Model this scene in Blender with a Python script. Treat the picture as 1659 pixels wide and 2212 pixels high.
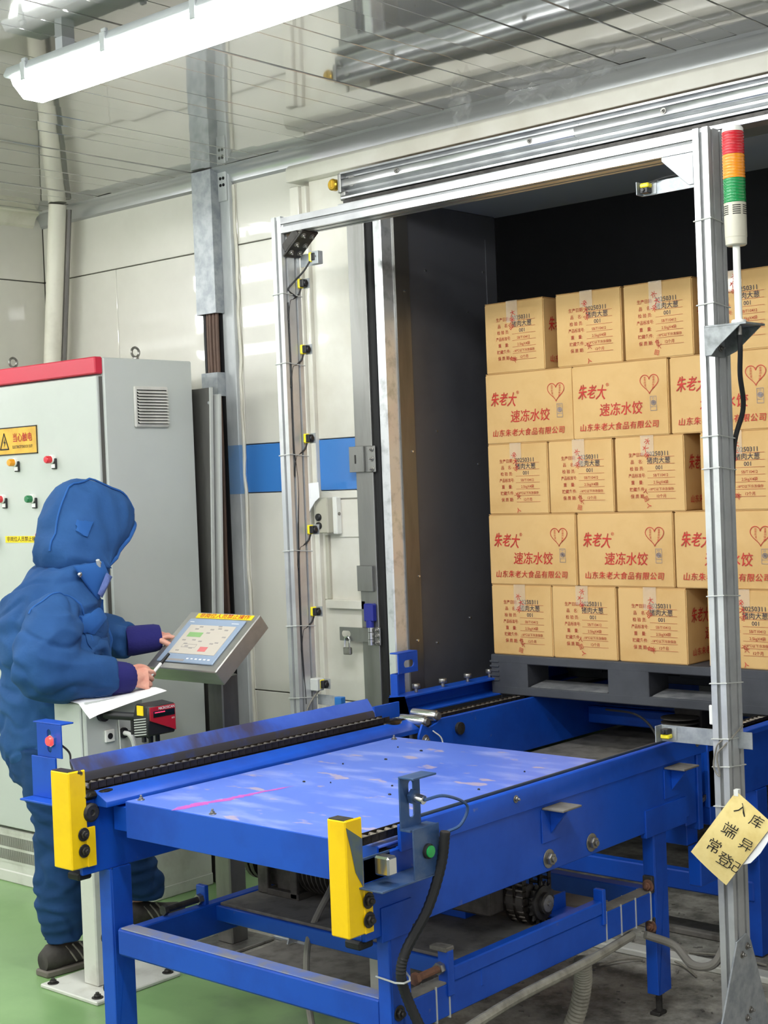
import bpy, bmesh, math, random
from mathutils import Vector, Matrix
random.seed(7)
SC = bpy.context.scene
COL = SC.collection
for o in list(bpy.data.objects):
    bpy.data.objects.remove(o)

# ------------------------------------------------------------------ camera
YAW, PITCH, ROLL = 0.7220574, -0.02060748, -0.03871653
def camera():
    cy, sy = math.cos(YAW), math.sin(YAW)
    f = Vector((-sy*math.cos(PITCH), cy*math.cos(PITCH), math.sin(PITCH)))
    r = Vector((cy, sy, 0)); u = r.cross(f)
    r2 = r*math.cos(ROLL)+u*math.sin(ROLL); u2 = -r*math.sin(ROLL)+u*math.cos(ROLL)
    m = Matrix((r2, u2, -f)).transposed().to_4x4()
    m.translation = Vector((0, 0, 1.45))
    c = bpy.data.cameras.new('camera'); c.sensor_fit = 'VERTICAL'; c.sensor_height = 36
    c.lens = 36*3172.233/2212; c.clip_start = .05; c.clip_end = 100
    o = bpy.data.objects.new('camera', c); COL.objects.link(o); o.matrix_world = m
    SC.camera = o
camera()

# ------------------------------------------------------------------ world, exposure
W = bpy.data.worlds.new('hall_ambient'); SC.world = W; W.use_nodes = True
bg = W.node_tree.nodes['Background']; bg.inputs[0].default_value = (1, .99, .97, 1); bg.inputs[1].default_value = .5
LAMP_STRENGTH = 24.0
SC.view_settings.view_transform = 'Standard'
try: SC.view_settings.look = 'None'
except Exception: pass
SC.view_settings.gamma = 1; SC.view_settings.use_curve_mapping = False
SC.view_settings.exposure = 1.02

# ------------------------------------------------------------------ materials
def lin(c):
    return tuple(((x/255)/12.92 if x/255 <= .04045 else ((x/255+.055)/1.055)**2.4) for x in c)+(1,)
MATS = {}
def mat(name, col, rough=.5, metal=0, col2=None, nscale=6, nlo=.45, nhi=.65, bump=0, bscale=40, bdist=.002, coat=0, spec=.5,
        emit=None, estr=0, alpha=1, trans=0, ior=1.45, rvar=0, stretch=(1, 1, 1), detail=5):
    m = bpy.data.materials.new(name); m.use_nodes = True; MATS[name] = m
    nt = m.node_tree; N = nt.nodes; b = N['Principled BSDF']; L = nt.links
    b.inputs['Base Color'].default_value = lin(col); b.inputs['Roughness'].default_value = rough
    b.inputs['Metallic'].default_value = metal; b.inputs['IOR'].default_value = ior
    b.inputs['Specular IOR Level'].default_value = spec
    b.inputs['Coat Weight'].default_value = coat; b.inputs['Coat Roughness'].default_value = .03
    b.inputs['Alpha'].default_value = alpha; b.inputs['Transmission Weight'].default_value = trans
    if emit: b.inputs['Emission Color'].default_value = lin(emit); b.inputs['Emission Strength'].default_value = estr
    tc = N.new('ShaderNodeTexCoord'); mp = N.new('ShaderNodeMapping'); mp.inputs['Scale'].default_value = stretch
    L.new(tc.outputs['Object'], mp.inputs['Vector'])
    if col2 is not None:
        n = N.new('ShaderNodeTexNoise'); n.inputs['Scale'].default_value = nscale; n.inputs['Detail'].default_value = detail
        n.inputs['Roughness'].default_value = .6
        L.new(mp.outputs[0], n.inputs['Vector'])
        mr = N.new('ShaderNodeMapRange'); mr.inputs[1].default_value = nlo; mr.inputs[2].default_value = nhi
        L.new(n.outputs['Fac'], mr.inputs[0])
        mx = N.new('ShaderNodeMix'); mx.data_type = 'RGBA'
        mx.inputs[6].default_value = lin(col); mx.inputs[7].default_value = lin(col2)
        L.new(mr.outputs[0], mx.inputs[0]); L.new(mx.outputs[2], b.inputs['Base Color'])
        if rvar:
            m2 = N.new('ShaderNodeMapRange'); m2.inputs[3].default_value = rough; m2.inputs[4].default_value = rough+rvar
            L.new(mr.outputs[0], m2.inputs[0]); L.new(m2.outputs[0], b.inputs['Roughness'])
    if bump:
        n2 = N.new('ShaderNodeTexNoise'); n2.inputs['Scale'].default_value = bscale; n2.inputs['Detail'].default_value = 4
        L.new(mp.outputs[0], n2.inputs['Vector'])
        bp = N.new('ShaderNodeBump'); bp.inputs['Strength'].default_value = bump; bp.inputs['Distance'].default_value = bdist
        L.new(n2.outputs['Fac'], bp.inputs['Height']); L.new(bp.outputs[0], b.inputs['Normal'])
    return m
def scuff(m, col, scale, lo, hi, stretch=(1, 1, 1), fac=1.0, seed=0.0):
    """adds one more colour layer (wear, paint scuffs) on top of a material's colour"""
    nt = m.node_tree; N = nt.nodes; L = nt.links; b = N['Principled BSDF']
    tc = N.new('ShaderNodeTexCoord'); mp = N.new('ShaderNodeMapping'); mp.inputs['Scale'].default_value = stretch
    mp.inputs['Location'].default_value = (seed, seed*1.7, seed*.3)
    L.new(tc.outputs['Object'], mp.inputs['Vector'])
    n = N.new('ShaderNodeTexNoise'); n.inputs['Scale'].default_value = scale; n.inputs['Detail'].default_value = 6
    L.new(mp.outputs[0], n.inputs['Vector'])
    mr = N.new('ShaderNodeMapRange'); mr.inputs[1].default_value = lo; mr.inputs[2].default_value = hi; mr.inputs[4].default_value = fac
    L.new(n.outputs['Fac'], mr.inputs[0])
    mx = N.new('ShaderNodeMix'); mx.data_type = 'RGBA'
    bc = b.inputs['Base Color']
    if bc.is_linked:
        src = bc.links[0].from_socket; L.new(src, mx.inputs[6])
    else: mx.inputs[6].default_value = bc.default_value
    mx.inputs[7].default_value = lin(col)
    L.new(mr.outputs[0], mx.inputs[0]); L.new(mx.outputs[2], bc)
    return m

mat('wall_white', (222, 219, 209), .35, col2=(212, 209, 199), nscale=1.5, coat=.9, spec=.4)
mat('door_white', (228, 225, 215), .3, col2=(212, 207, 194), nscale=2.2, coat=.15)
mat('wall_backing', (120, 118, 112), .8)
mat('joint_dark', (90, 88, 84), .8)
mat('stripe_blue', (62, 128, 205), .22, coat=.4)
mat('stripe_faded', (112, 148, 190), .5, col2=(130, 150, 175), nscale=5)
mat('ceiling_panel', (190, 188, 185), .06, metal=.55, spec=.8, ior=1.6, coat=.6, col2=(182, 180, 177), nscale=1)
mat('ceiling_gap', (225, 225, 222), .6)
mat('cove_metal', (205, 207, 210), .3, metal=.75, col2=(188, 190, 194), nscale=3, stretch=(.3, 4, 4))
mat('pipe_cream', (226, 222, 208), .45, col2=(196, 190, 174), nscale=5, nlo=.5, nhi=.8)
mat('galvanized', (172, 176, 179), .48, metal=.35, col2=(144, 150, 155), nscale=22, nlo=.4, nhi=.62)
mat('galvanized_old', (150, 154, 156), .5, metal=.5, col2=(118, 121, 122), nscale=26, nlo=.4, nhi=.65)
mat('column_grey', (196, 199, 200), .55, metal=.15, col2=(172, 176, 178), nscale=7, stretch=(1, 1, .35))
mat('aluminium', (196, 198, 200), .32, metal=.85, col2=(178, 180, 183), nscale=9, stretch=(1, 1, 1))
mat('aluminium_groove', (132, 134, 135), .6, metal=.2)
mat('stainless', (148, 148, 145), .42, metal=.85, col2=(132, 132, 129), nscale=14, stretch=(1, 1, .15))
mat('stainless_dark', (128, 126, 122), .36, metal=.85, col2=(112, 110, 107), nscale=12, stretch=(1, 1, .2))
mat('jamb_edge', (222, 225, 226), .25, metal=.6, col2=(170, 172, 172), nscale=20, nlo=.5, nhi=.75)
mat('inner_steel', (92, 93, 98), .4, metal=.4, col2=(82, 83, 88), nscale=3)
mat('inner_dark', (150, 151, 156), .7)
mat('rubber_black', (26, 26, 27), .7)
mat('cabinet_grey', (192, 196, 192), .42, col2=(187, 191, 187), nscale=2, bump=.05, bscale=300, bdist=.0005)
mat('cabinet_red', (200, 40, 66), .4)
mat('plinth_grey', (206, 206, 198), .55, col2=(178, 176, 166), nscale=8, nlo=.5, nhi=.75)
mat('vent_grey', (206, 204, 198), .5, col2=(188, 186, 180), nscale=10)
mat('dark_void', (18, 18, 20), .9)
mat('sign_gold', (226, 178, 62), .4, col2=(206, 158, 50), nscale=12)
mat('sign_red', (178, 34, 30), .6)
mat('ink_black', (28, 26, 26), .6)
mat('ink_stamp', (62, 62, 74), .7)
mat('ink_red', (196, 52, 44), .65, col2=(176, 62, 48), nscale=30)
mat('ink_brown', (172, 70, 50), .7)
mat('ink_grey', (128, 128, 140), .7)
mat('ink_white', (238, 238, 238), .6)
mat('sticker_yellow', (250, 214, 20), .4)
mat('tag_white', (240, 240, 238), .5)
mat('lamp_red', (215, 40, 52), .25, coat=.5)
mat('lamp_green', (30, 120, 70), .25, coat=.5)
mat('lamp_amber', (240, 158, 30), .25, coat=.5)
mat('button_green', (20, 160, 75), .3, coat=.4)
mat('chrome', (215, 216, 216), .18, metal=.95)
mat('steel', (158, 156, 152), .38, metal=.85, col2=(130, 126, 120), nscale=40)
mat('steel_dark', (74, 72, 70), .5, metal=.6, col2=(56, 54, 52), nscale=40)
mat('rust', (126, 88, 70), .75, metal=.1, col2=(84, 64, 56), nscale=40)
mat('copper_pipe', (112, 88, 76), .55, metal=.2, col2=(88, 72, 64), nscale=12, stretch=(1, 1, .2))
blue = mat('blue_paint', (14, 78, 188), .42, col2=(12, 68, 170), nscale=4, rvar=.12, bump=.06, bscale=60, bdist=.001)
scuff(blue, (120, 118, 122), 26, .70, .8, fac=.6)
bt = mat('blue_top_glare', (82, 113, 211), .36, col2=(100, 129, 218), nscale=3, nlo=.35, nhi=.7, rvar=.15, bump=.05, bscale=8, bdist=.002)  # lighter than the frame paint: ceiling lamp glare is put into the colour
scuff(bt, (176, 184, 232), 5, .52, .74, stretch=(1, 2.6, 1), fac=.55, seed=3)
scuff(bt, (196, 172, 160), 7, .61, .66, stretch=(1.3, 2.4, 1), fac=.6, seed=9.2)
bw = mat('blue_worn', (66, 104, 204), .42, col2=(48, 88, 190), nscale=5)
scuff(bw, (70, 62, 60), 3.0, .46, .58, stretch=(.2, 1.6, 1.2), fac=.85, seed=2)
mat('blue_dusty', (120, 140, 205), .6, col2=(150, 150, 165), nscale=16, nlo=.42, nhi=.6)
mat('bracket_blue', (56, 86, 132), .4, metal=.35, col2=(84, 104, 138), nscale=18)
mat('pink_chalk', (216, 104, 200), .8, alpha=.55)
mat('greasy_blue', (52, 52, 60), .45, col2=(40, 60, 120), nscale=9, nlo=.55, nhi=.75)
mat('aluminium_post', (206, 208, 208), .36, metal=.5, col2=(190, 192, 193), nscale=9)
mat('slot_grey', (104, 102, 96), .8)
yl = mat('yellow_paint', (250, 206, 8), .42, col2=(240, 194, 6), nscale=6)
scuff(yl, (70, 60, 38), 34, .70, .74, seed=5)
mat('yellow_bare', (92, 104, 96), .5, col2=(60, 84, 130), nscale=14)
mat('chain_black', (66, 60, 55), .4, metal=.6, col2=(44, 40, 37), nscale=60)
mat('chain_roller', (156, 148, 138), .35, metal=.8, col2=(96, 88, 80), nscale=90)
mat('grease', (20, 17, 15), .3, bump=.6, bscale=60, bdist=.004)
mat('motor_dark', (88, 84, 79), .6, metal=.3, col2=(64, 60, 56), nscale=18)
mat('dust_grey', (122, 118, 112), .9, col2=(96, 92, 86), nscale=14)
mat('pallet_black', (70, 72, 78), .55, col2=(58, 60, 66), nscale=5, bump=.25, bscale=22, bdist=.003)
mat('pallet_worn', (122, 122, 124), .65, col2=(88, 89, 94), nscale=12)
mat('cardboard', (212, 174, 116), .78, col2=(203, 163, 104), nscale=5, bump=.12, bscale=9, bdist=.003)
mat('cardboard_edge', (176, 136, 84), .85)
mat('tape_clear', (240, 220, 190), .15, coat=.8, spec=.6, alpha=.30)
mat('strip_dark', (34, 48, 66), .4, col2=(44, 58, 74), nscale=8)
mat('paper_note', (236, 214, 144), .8, col2=(222, 196, 122), nscale=10, bump=.5, bscale=24, bdist=.004)
mat('paper_white', (244, 244, 246), .8)
mat('plastic_white', (236, 236, 230), .4)
mat('plastic_cream', (190, 186, 170), .4)
mat('plastic_black', (34, 34, 36), .45)
mat('plastic_grey', (190, 192, 188), .4)
mat('cable_black', (34, 34, 36), .55)
mat('cable_grey', (128, 124, 116), .6)
mat('conduit_grey', (150, 146, 134), .6, col2=(122, 118, 108), nscale=20)
mat('scanner_red', (168, 28, 46), .35, coat=.3)
mat('window_dark', (16, 26, 26), .1, coat=.6)
mat('laser_red', (255, 40, 60), .4, emit=(255, 40, 70), estr=2.0)
mat('led_red', (255, 60, 50), .3, emit=(255, 40, 40), estr=2.0)
mat('sensor_yellow', (240, 222, 40), .35, coat=.3)
mat('sensor_blue', (46, 110, 180), .4)
mat('brass', (186, 150, 46), .3, metal=.7, col2=(150, 118, 40), nscale=20)
mat('lock_blue', (34, 44, 140), .4, coat=.2)
mat('bezel_blue', (146, 162, 184), .3)
mat('stainless_light', (182, 180, 174), .38, metal=.8, col2=(168, 166, 160), nscale=12, stretch=(.2, 1, 1))
mat('screen_beige', (188, 180, 168), .3, emit=(206, 198, 184), estr=.08)
mat('screen_green', (130, 170, 110), .3, emit=(130, 170, 110), estr=.08)
mat('screen_red', (200, 110, 110), .3, emit=(200, 110, 110), estr=.08)
mat('screen_grey', (150, 144, 140), .3, emit=(150, 144, 140), estr=.08)
mat('lens_red', (205, 22, 40), .12, coat=.8, trans=.15)
mat('lens_amber', (245, 150, 10), .12, coat=.8, trans=.15)
mat('lens_green', (10, 140, 70), .12, coat=.8, trans=.15)
mat('film_clear', (240, 240, 240), .08, alpha=.10, coat=1, spec=.8)
mat('lamp_glow', (255, 255, 255), .4, emit=(250, 252, 250), estr=LAMP_STRENGTH)
mat('lamp_housing', (196, 200, 204), .4)
mat('lamp_clear', (225, 230, 232), .15, alpha=.55, coat=.5)
mat('jacket', (44, 84, 138), .82, col2=(35, 72, 122), nscale=3, bump=.6, bscale=16, bdist=.008, spec=.25)
mat('jacket_trim', (44, 92, 158), .8, spec=.25, bump=.3, bscale=30, bdist=.003)
mat('trousers', (34, 66, 110), .85, col2=(27, 55, 94), nscale=4, bump=.5, bscale=10, bdist=.012, spec=.2)
mat('cuff_navy', (36, 34, 104), .9, bump=.5, bscale=160, bdist=.002, stretch=(1, .1, 1))
mat('skin', (226, 168, 148), .5, col2=(214, 146, 128), nscale=18, spec=.4)
mat('nail', (240, 196, 184), .3)
mat('shoe', (66, 62, 58), .7, col2=(52, 48, 46), nscale=20)
mat('shoe_sole', (110, 104, 96), .8)
mat('hook_patch', (90, 106, 160), .95, bump=1, bscale=120, bdist=.003)

# floor: green epoxy with a concrete strip along the cold-room wall, dirty, worn, with conveyor shade painted in
def floor_material():
    m = mat('floor_finish', (136, 172, 114), .3, col2=(124, 160, 104), nscale=2.5)
    nt = m.node_tree; N = nt.nodes; L = nt.links; b = N['Principled BSDF']
    green = b.inputs['Base Color'].links[0].from_socket
    tc = N.new('ShaderNodeTexCoord'); sp = N.new('ShaderNodeSeparateXYZ'); L.new(tc.outputs['Object'], sp.inputs[0])
    n = N.new('ShaderNodeTexNoise'); n.inputs['Scale'].default_value = 5; n.inputs['Detail'].default_value = 7
    L.new(tc.outputs['Object'], n.inputs['Vector'])
    # edge of the paint along y (right part) and a diagonal worn zone with the machine's shade painted in
    a = N.new('ShaderNodeMath'); a.operation = 'MULTIPLY_ADD'; a.inputs[1].default_value = .16; L.new(n.outputs['Fac'], a.inputs[0]); L.new(sp.outputs['Y'], a.inputs[2])
    mr = N.new('ShaderNodeMapRange'); mr.inputs[1].default_value = 2.98; mr.inputs[2].default_value = 3.02; L.new(a.outputs[0], mr.inputs[0])
    x1 = N.new('ShaderNodeMapRange'); x1.inputs[1].default_value = -3.72; x1.inputs[2].default_value = -3.68; L.new(sp.outputs['X'], x1.inputs[0])
    ml = N.new('ShaderNodeMath'); ml.operation = 'MULTIPLY'; L.new(mr.outputs[0], ml.inputs[0]); L.new(x1.outputs[0], ml.inputs[1])
    n2 = N.new('ShaderNodeTexNoise'); n2.inputs['Scale'].default_value = 9; n2.inputs['Detail'].default_value = 8; n2.inputs['Roughness'].default_value = .7
    L.new(tc.outputs['Object'], n2.inputs['Vector'])
    cr = N.new('ShaderNodeMapRange'); cr.inputs[1].default_value = .38; cr.inputs[2].default_value = .62; L.new(n2.outputs['Fac'], cr.inputs[0])
    cm = N.new('ShaderNodeMix'); cm.data_type = 'RGBA'; cm.inputs[6].default_value = lin((104, 101, 94)); cm.inputs[7].default_value = lin((170, 166, 156))
    L.new(cr.outputs[0], cm.inputs[0])
    # dirty worn paint between x>-3 : grey-green, darkened to paint in the conveyor's shadow
    d = N.new('ShaderNodeMix'); d.data_type = 'RGBA'; L.new(green, d.inputs[6]); d.inputs[7].default_value = lin((86, 98, 86))
    dx = N.new('ShaderNodeMath'); dx.operation = 'MULTIPLY_ADD'; dx.inputs[1].default_value = 1.6; L.new(n.outputs['Fac'], dx.inputs[0]); L.new(sp.outputs['X'], dx.inputs[2])
    dr = N.new('ShaderNodeMapRange'); dr.inputs[1].default_value = -2.3; dr.inputs[2].default_value = -1.5; L.new(dx.outputs[0], dr.inputs[0]); L.new(dr.outputs[0], d.inputs[0])
    fm = N.new('ShaderNodeMix'); fm.data_type = 'RGBA'; L.new(d.outputs[2], fm.inputs[6]); L.new(cm.outputs[2], fm.inputs[7]); L.new(ml.outputs[0], fm.inputs[0])
    L.new(fm.outputs[2], b.inputs['Base Color'])
    rr = N.new('ShaderNodeMapRange'); rr.inputs[3].default_value = .28; rr.inputs[4].default_value = .85; L.new(ml.outputs[0], rr.inputs[0]); L.new(rr.outputs[0], b.inputs['Roughness'])
floor_material()

# ------------------------------------------------------------------ mesh helpers
ORG = {}
def org(o): return ORG.get(o.name, Vector((0, 0, 0))) if o else Vector((0, 0, 0))
def tag(o, label=None, cat=None, group=None, kind=None):
    if label: o['label'] = label
    if cat: o['category'] = cat
    if group: o['group'] = group
    if kind: o['kind'] = kind
    return o
def thing(name, label, cat, loc, group=None, kind=None):
    o = bpy.data.objects.new(name, None); COL.objects.link(o); o.location = loc; o.empty_display_size = .05
    ORG[o.name] = Vector(loc)
    return tag(o, label, cat, group, kind)
def struct(name, loc=(0, 0, 0)):
    o = bpy.data.objects.new(name, None); COL.objects.link(o); o.location = loc; ORG[o.name] = Vector(loc); o['kind'] = 'structure'
    return o

class MB:
    def __init__(s): s.v = []; s.f = []
    def add(s, vs, fs):
        n = len(s.v); s.v += [Vector(p) for p in vs]; s.f += [tuple(i+n for i in f) for f in fs]; return s
    def box(s, x0, x1, y0, y1, z0, z1):
        return s.add([(x0, y0, z0), (x1, y0, z0), (x1, y1, z0), (x0, y1, z0), (x0, y0, z1), (x1, y0, z1), (x1, y1, z1), (x0, y1, z1)],
                     [(3, 2, 1, 0), (4, 5, 6, 7), (0, 1, 5, 4), (1, 2, 6, 5), (2, 3, 7, 6), (3, 0, 4, 7)])
    def obox(s, c, ax, ay, az, hx, hy, hz):
        c = Vector(c); ax, ay, az = [Vector(a).normalized() for a in (ax, ay, az)]
        P = [c+ax*hx*i+ay*hy*j+az*hz*k for k in (-1, 1) for i, j in ((-1, -1), (1, -1), (1, 1), (-1, 1))]
        return s.add(P, [(3, 2, 1, 0), (4, 5, 6, 7), (0, 1, 5, 4), (1, 2, 6, 5), (2, 3, 7, 6), (3, 0, 4, 7)])
    def prism(s, poly, axis, a, b):
        """extrude a 2d polygon; axis x: poly=(y,z), y: (x,z), z: (x,y)"""
        def P(p, t): return {'x': (t, p[0], p[1]), 'y': (p[0], t, p[1]), 'z': (p[0], p[1], t)}[axis]
        n = len(poly); vs = [P(p, a) for p in poly]+[P(p, b) for p in poly]
        fs = [tuple(range(n))[::-1], tuple(range(n, 2*n))]+[(i, (i+1) % n, (i+1) % n+n, i+n) for i in range(n)]
        return s.add(vs, fs)
    def cyl(s, p0, p1, r, n=16, r2=None):
        p0, p1 = Vector(p0), Vector(p1); r2 = r if r2 is None else r2
        d = (p1-p0).normalized(); a = d.orthogonal().normalized(); b = d.cross(a)
        c = [(math.cos(2*math.pi*i/n), math.sin(2*math.pi*i/n)) for i in range(n)]
        vs = [p0+(a*x+b*y)*r for x, y in c]+[p1+(a*x+b*y)*r2 for x, y in c]
        return s.add(vs, [tuple(range(n))[::-1], tuple(range(n, 2*n))]+[(i, (i+1) % n, (i+1) % n+n, i+n) for i in range(n)])
    def tube(s, pts, r, n=8, closed=False):
        pts = [Vector(p) for p in pts]; m = len(pts); rs = r if isinstance(r, (list, tuple)) else [r]*m
        vs = []; a = None
        for i, p in enumerate(pts):
            t = (pts[min(i+1, m-1)]-pts[max(i-1, 0)]).normalized()
            a = t.orthogonal().normalized() if a is None else (a-t*a.dot(t)).normalized()
            b = t.cross(a)
            vs += [p+(a*math.cos(2*math.pi*k/n)+b*math.sin(2*math.pi*k/n))*rs[i] for k in range(n)]
        fs = [tuple(range(n))[::-1], tuple(range((m-1)*n, m*n))]
        for i in range(m-1):
            fs += [(i*n+k, i*n+(k+1) % n, (i+1)*n+(k+1) % n, (i+1)*n+k) for k in range(n)]
        return s.add(vs, fs)
    def ell(s, c, r, nu=14, nv=8):
        c = Vector(c); vs = [c+Vector((0, 0, -r[2]))]
        for j in range(1, nv):
            t = -math.pi/2+math.pi*j/nv
            vs += [c+Vector((r[0]*math.cos(t)*math.cos(2*math.pi*i/nu), r[1]*math.cos(t)*math.sin(2*math.pi*i/nu), r[2]*math.sin(t))) for i in range(nu)]
        vs.append(c+Vector((0, 0, r[2]))); e = len(vs)-1
        fs = [(0, 1+(i+1) % nu, 1+i) for i in range(nu)]
        for j in range(nv-2):
            fs += [(1+j*nu+i, 1+j*nu+(i+1) % nu, 1+(j+1)*nu+(i+1) % nu, 1+(j+1)*nu+i) for i in range(nu)]
        fs += [(e, 1+(nv-2)*nu+i, 1+(nv-2)*nu+(i+1) % nu) for i in range(nu)]
        return s.add(vs, fs)
    def lathe(s, prof, c, axis='z', n=24):
        """prof: list of (radius, height)"""
        c = Vector(c); vs = []
        for r, h in prof:
            for i in range(n):
                x, y = r*math.cos(2*math.pi*i/n), r*math.sin(2*math.pi*i/n)
                vs.append(c+Vector({'z': (x, y, h), 'x': (h, x, y), 'y': (y, h, x)}[axis]))
        m = len(prof); fs = [tuple(range(n))[::-1], tuple(range((m-1)*n, m*n))]
        for j in range(m-1):
            fs += [(j*n+i, j*n+(i+1) % n, (j+1)*n+(i+1) % n, (j+1)*n+i) for i in range(n)]
        return s.add(vs, fs)
    def sheet(s, grid, th=0):
        """grid: rows of points -> surface; th: thickness along -normal"""
        R, Cn = len(grid), len(grid[0]); vs = [Vector(p) for r in grid for p in r]
        fs = [(i*Cn+j, i*Cn+j+1, (i+1)*Cn+j+1, (i+1)*Cn+j) for i in range(R-1) for j in range(Cn-1)]
        if th:
            nrm = (vs[1]-vs[0]).cross(vs[Cn]-vs[0]).normalized()*-th; K = len(vs)
            vs2 = vs+[v+nrm for v in vs]; fs2 = fs+[tuple(k+K for k in f)[::-1] for f in fs]
            rim = [j for j in range(Cn)]+[i*Cn+Cn-1 for i in range(1, R)]+[(R-1)*Cn+j for j in range(Cn-2, -1, -1)]+[i*Cn for i in range(R-2, 0, -1)]
            fs2 += [(rim[k], rim[k]+K, rim[(k+1) % len(rim)]+K, rim[(k+1) % len(rim)]) for k in range(len(rim))]
            return s.add(vs2, fs2)
        return s.add(vs, fs)
    def mesh(s, name, o=Vector((0, 0, 0)), bevel=0, smooth=True, ang=35, seg=1):
        me = bpy.data.meshes.new(name); me.from_pydata([v-o for v in s.v], [], s.f)
        bm = bmesh.new(); bm.from_mesh(me)
        if bevel:
            bmesh.ops.remove_doubles(bm, verts=bm.verts, dist=1e-6)
            ed = [e for e in bm.edges if len(e.link_faces) == 2 and e.calc_face_angle(0) > .5]
            bmesh.ops.bevel(bm, geom=ed, offset=bevel, segments=seg, profile=.5, affect='EDGES', clamp_overlap=True)
        bmesh.ops.recalc_face_normals(bm, faces=bm.faces)
        bm.to_mesh(me); bm.free()
        if smooth:
            me.shade_smooth(); me.set_sharp_from_angle(angle=math.radians(ang))
        return me
    def build(s, name, m, parent=None, label=None, cat=None, group=None, kind=None, **k):
        if parent is not None: o0 = org(parent)
        elif kind == 'structure': o0 = Vector((0, 0, 0))
        else:
            lo = [min(v[i] for v in s.v) for i in range(3)]; hi = [max(v[i] for v in s.v) for i in range(3)]
            o0 = Vector(((lo[0]+hi[0])/2, (lo[1]+hi[1])/2, lo[2]))
        me = s.mesh(name, o0, **k); me.materials.append(MATS[m] if isinstance(m, str) else m)
        o = bpy.data.objects.new(name, me); COL.objects.link(o)
        if parent is not None: o.parent = parent
        else: o.location = o0
        ORG[o.name] = o0
        return tag(o, label, cat, group, kind)
def place(name, me, parent, loc, rot=(0, 0, 0), label=None):
    """a shared mesh put at a world point under a parent"""
    o = bpy.data.objects.new(name, me); COL.objects.link(o); o.parent = parent
    o.location = Vector(loc)-org(parent); o.rotation_euler = rot; ORG[o.name] = Vector(loc)
    if label: o['label'] = label
    return o
def shared(mb, name, m, **k):
    me = mb.mesh(name, **k); me.materials.append(MATS[m]); return me
def copy_tree(o, parent=None):
    c = o.copy(); COL.objects.link(c); c.parent = parent
    for ch in list(o.children): copy_tree(ch, c)
    return c
def rrect(cx, cy, w, h, r, n=4):
    out = []
    for (sx, sy, a0) in ((1, 1, 0), (-1, 1, 90), (-1, -1, 180), (1, -1, 270)):
        for k in range(n+1):
            a = math.radians(a0+90*k/n); out.append((cx+sx*(w/2-r)+r*math.cos(a), cy+sy*(h/2-r)+r*math.sin(a)))
    return out
def bez(P, n=16):
    """Catmull-Rom through the points"""
    P = [Vector(p) for p in P]; out = []; Q = [P[0]*2-P[1]]+P+[P[-1]*2-P[-2]]
    for i in range(1, len(Q)-2):
        a, b, c, d = Q[i-1:i+3]
        for k in range(n):
            t = k/n
            out.append(.5*((2*b)+(c-a)*t+(2*a-5*b+4*c-d)*t*t+(3*b-a-3*c+d)*t**3))
    out.append(P[-1]); return out

def text_polys(s, size=1, shear=0, bold=0, sx=1, align='CENTER', res=2, space=1):
    """lettering as flat polygons in the xy plane"""
    cu = bpy.data.curves.new('lettering', 'FONT'); cu.body = s; cu.size = size; cu.shear = shear; cu.offset = bold
    cu.align_x = align; cu.align_y = 'CENTER'; cu.resolution_u = res; cu.fill_mode = 'FRONT'; cu.space_character = space
    ob = bpy.data.objects.new('lettering', cu); COL.objects.link(ob)
    dg = bpy.context.evaluated_depsgraph_get(); me = bpy.data.meshes.new_from_object(ob.evaluated_get(dg))
    vs = [(v.co.x*sx, v.co.y) for v in me.vertices]; fs = [tuple(p.vertices) for p in me.polygons]
    bpy.data.objects.remove(ob); bpy.data.curves.remove(cu); bpy.data.meshes.remove(me)
    return vs, fs
_TC = {}
def letters(mb, s, at, ux, uy, size, off=(0, 0, 0), rot=0, **k):
    """put lettering into a mesh builder: at = world point, ux/uy = directions of writing and of up"""
    key = (s, tuple(sorted(k.items())))
    if key not in _TC: _TC[key] = text_polys(s, 1, **k)
    vs, fs = _TC[key]; c, sn = math.cos(rot), math.sin(rot)
    at, ux, uy = Vector(at), Vector(ux), Vector(uy)
    return mb.add([at+ux*((x*c-y*sn)*size)+uy*((x*sn+y*c)*size) for x, y in vs], fs)
# ------------------------------------------------------------------ the setting
CZ = 2.643            # ceiling height
YW = 3.80             # face of the back wall
MB().box(-9, 4, -6, 7.2, -.12, 0).build('floor', 'floor_finish', kind='structure', smooth=False)

def panels(parent, rects, y, m='wall_white', name='wall_panel', t=.02, bevel=.002):
    for (x0, x1, z0, z1) in rects:
        MB().box(x0+.0012, x1-.0012, y, y+t, z0+.0012, z1-.0012).build(name, m, parent, bevel=bevel)
wb = MB().box(-5.4, -3.30, YW+.021, YW+.15, 0, 2.8).box(-3.30, -1.2, YW+.021, YW+.15, 2.41, 2.8).box(-1.2, 3.2, YW+.021, YW+.15, 0, 2.8).build('wall_back', 'wall_backing', kind='structure', smooth=False)
panels(wb, [(-5.23, -4.137, 2.357, CZ), (-5.23, -4.748, 0, 2.355), (-4.748, -4.137, 0, 2.355)], YW)
for x0, x1 in ((-4.137, -4.022), (-4.022, -3.655)):
    panels(wb, [(x0, x1, 2.357, CZ), (x0, x1, 1.609, 2.355), (x0, x1, .688, 1.427), (x0, x1, 0, .686)], YW)
    panels(wb, [(x0, x1, 1.428, 1.608)], YW-.001, 'stripe_blue', 'stripe_panel')
panels(wb, [(-3.655, -2.36, 2.545, CZ), (-2.36, -2.2, 2.545, CZ), (-2.2, -1.2, 2.545, CZ), (-1.2, .4, 0, CZ), (.4, 2, 0, CZ)], YW)
panels(wb, [(-3.655, -3.30, 2.0, 2.545), (-3.655, -3.30, 0, 2.0)], YW)

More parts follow.
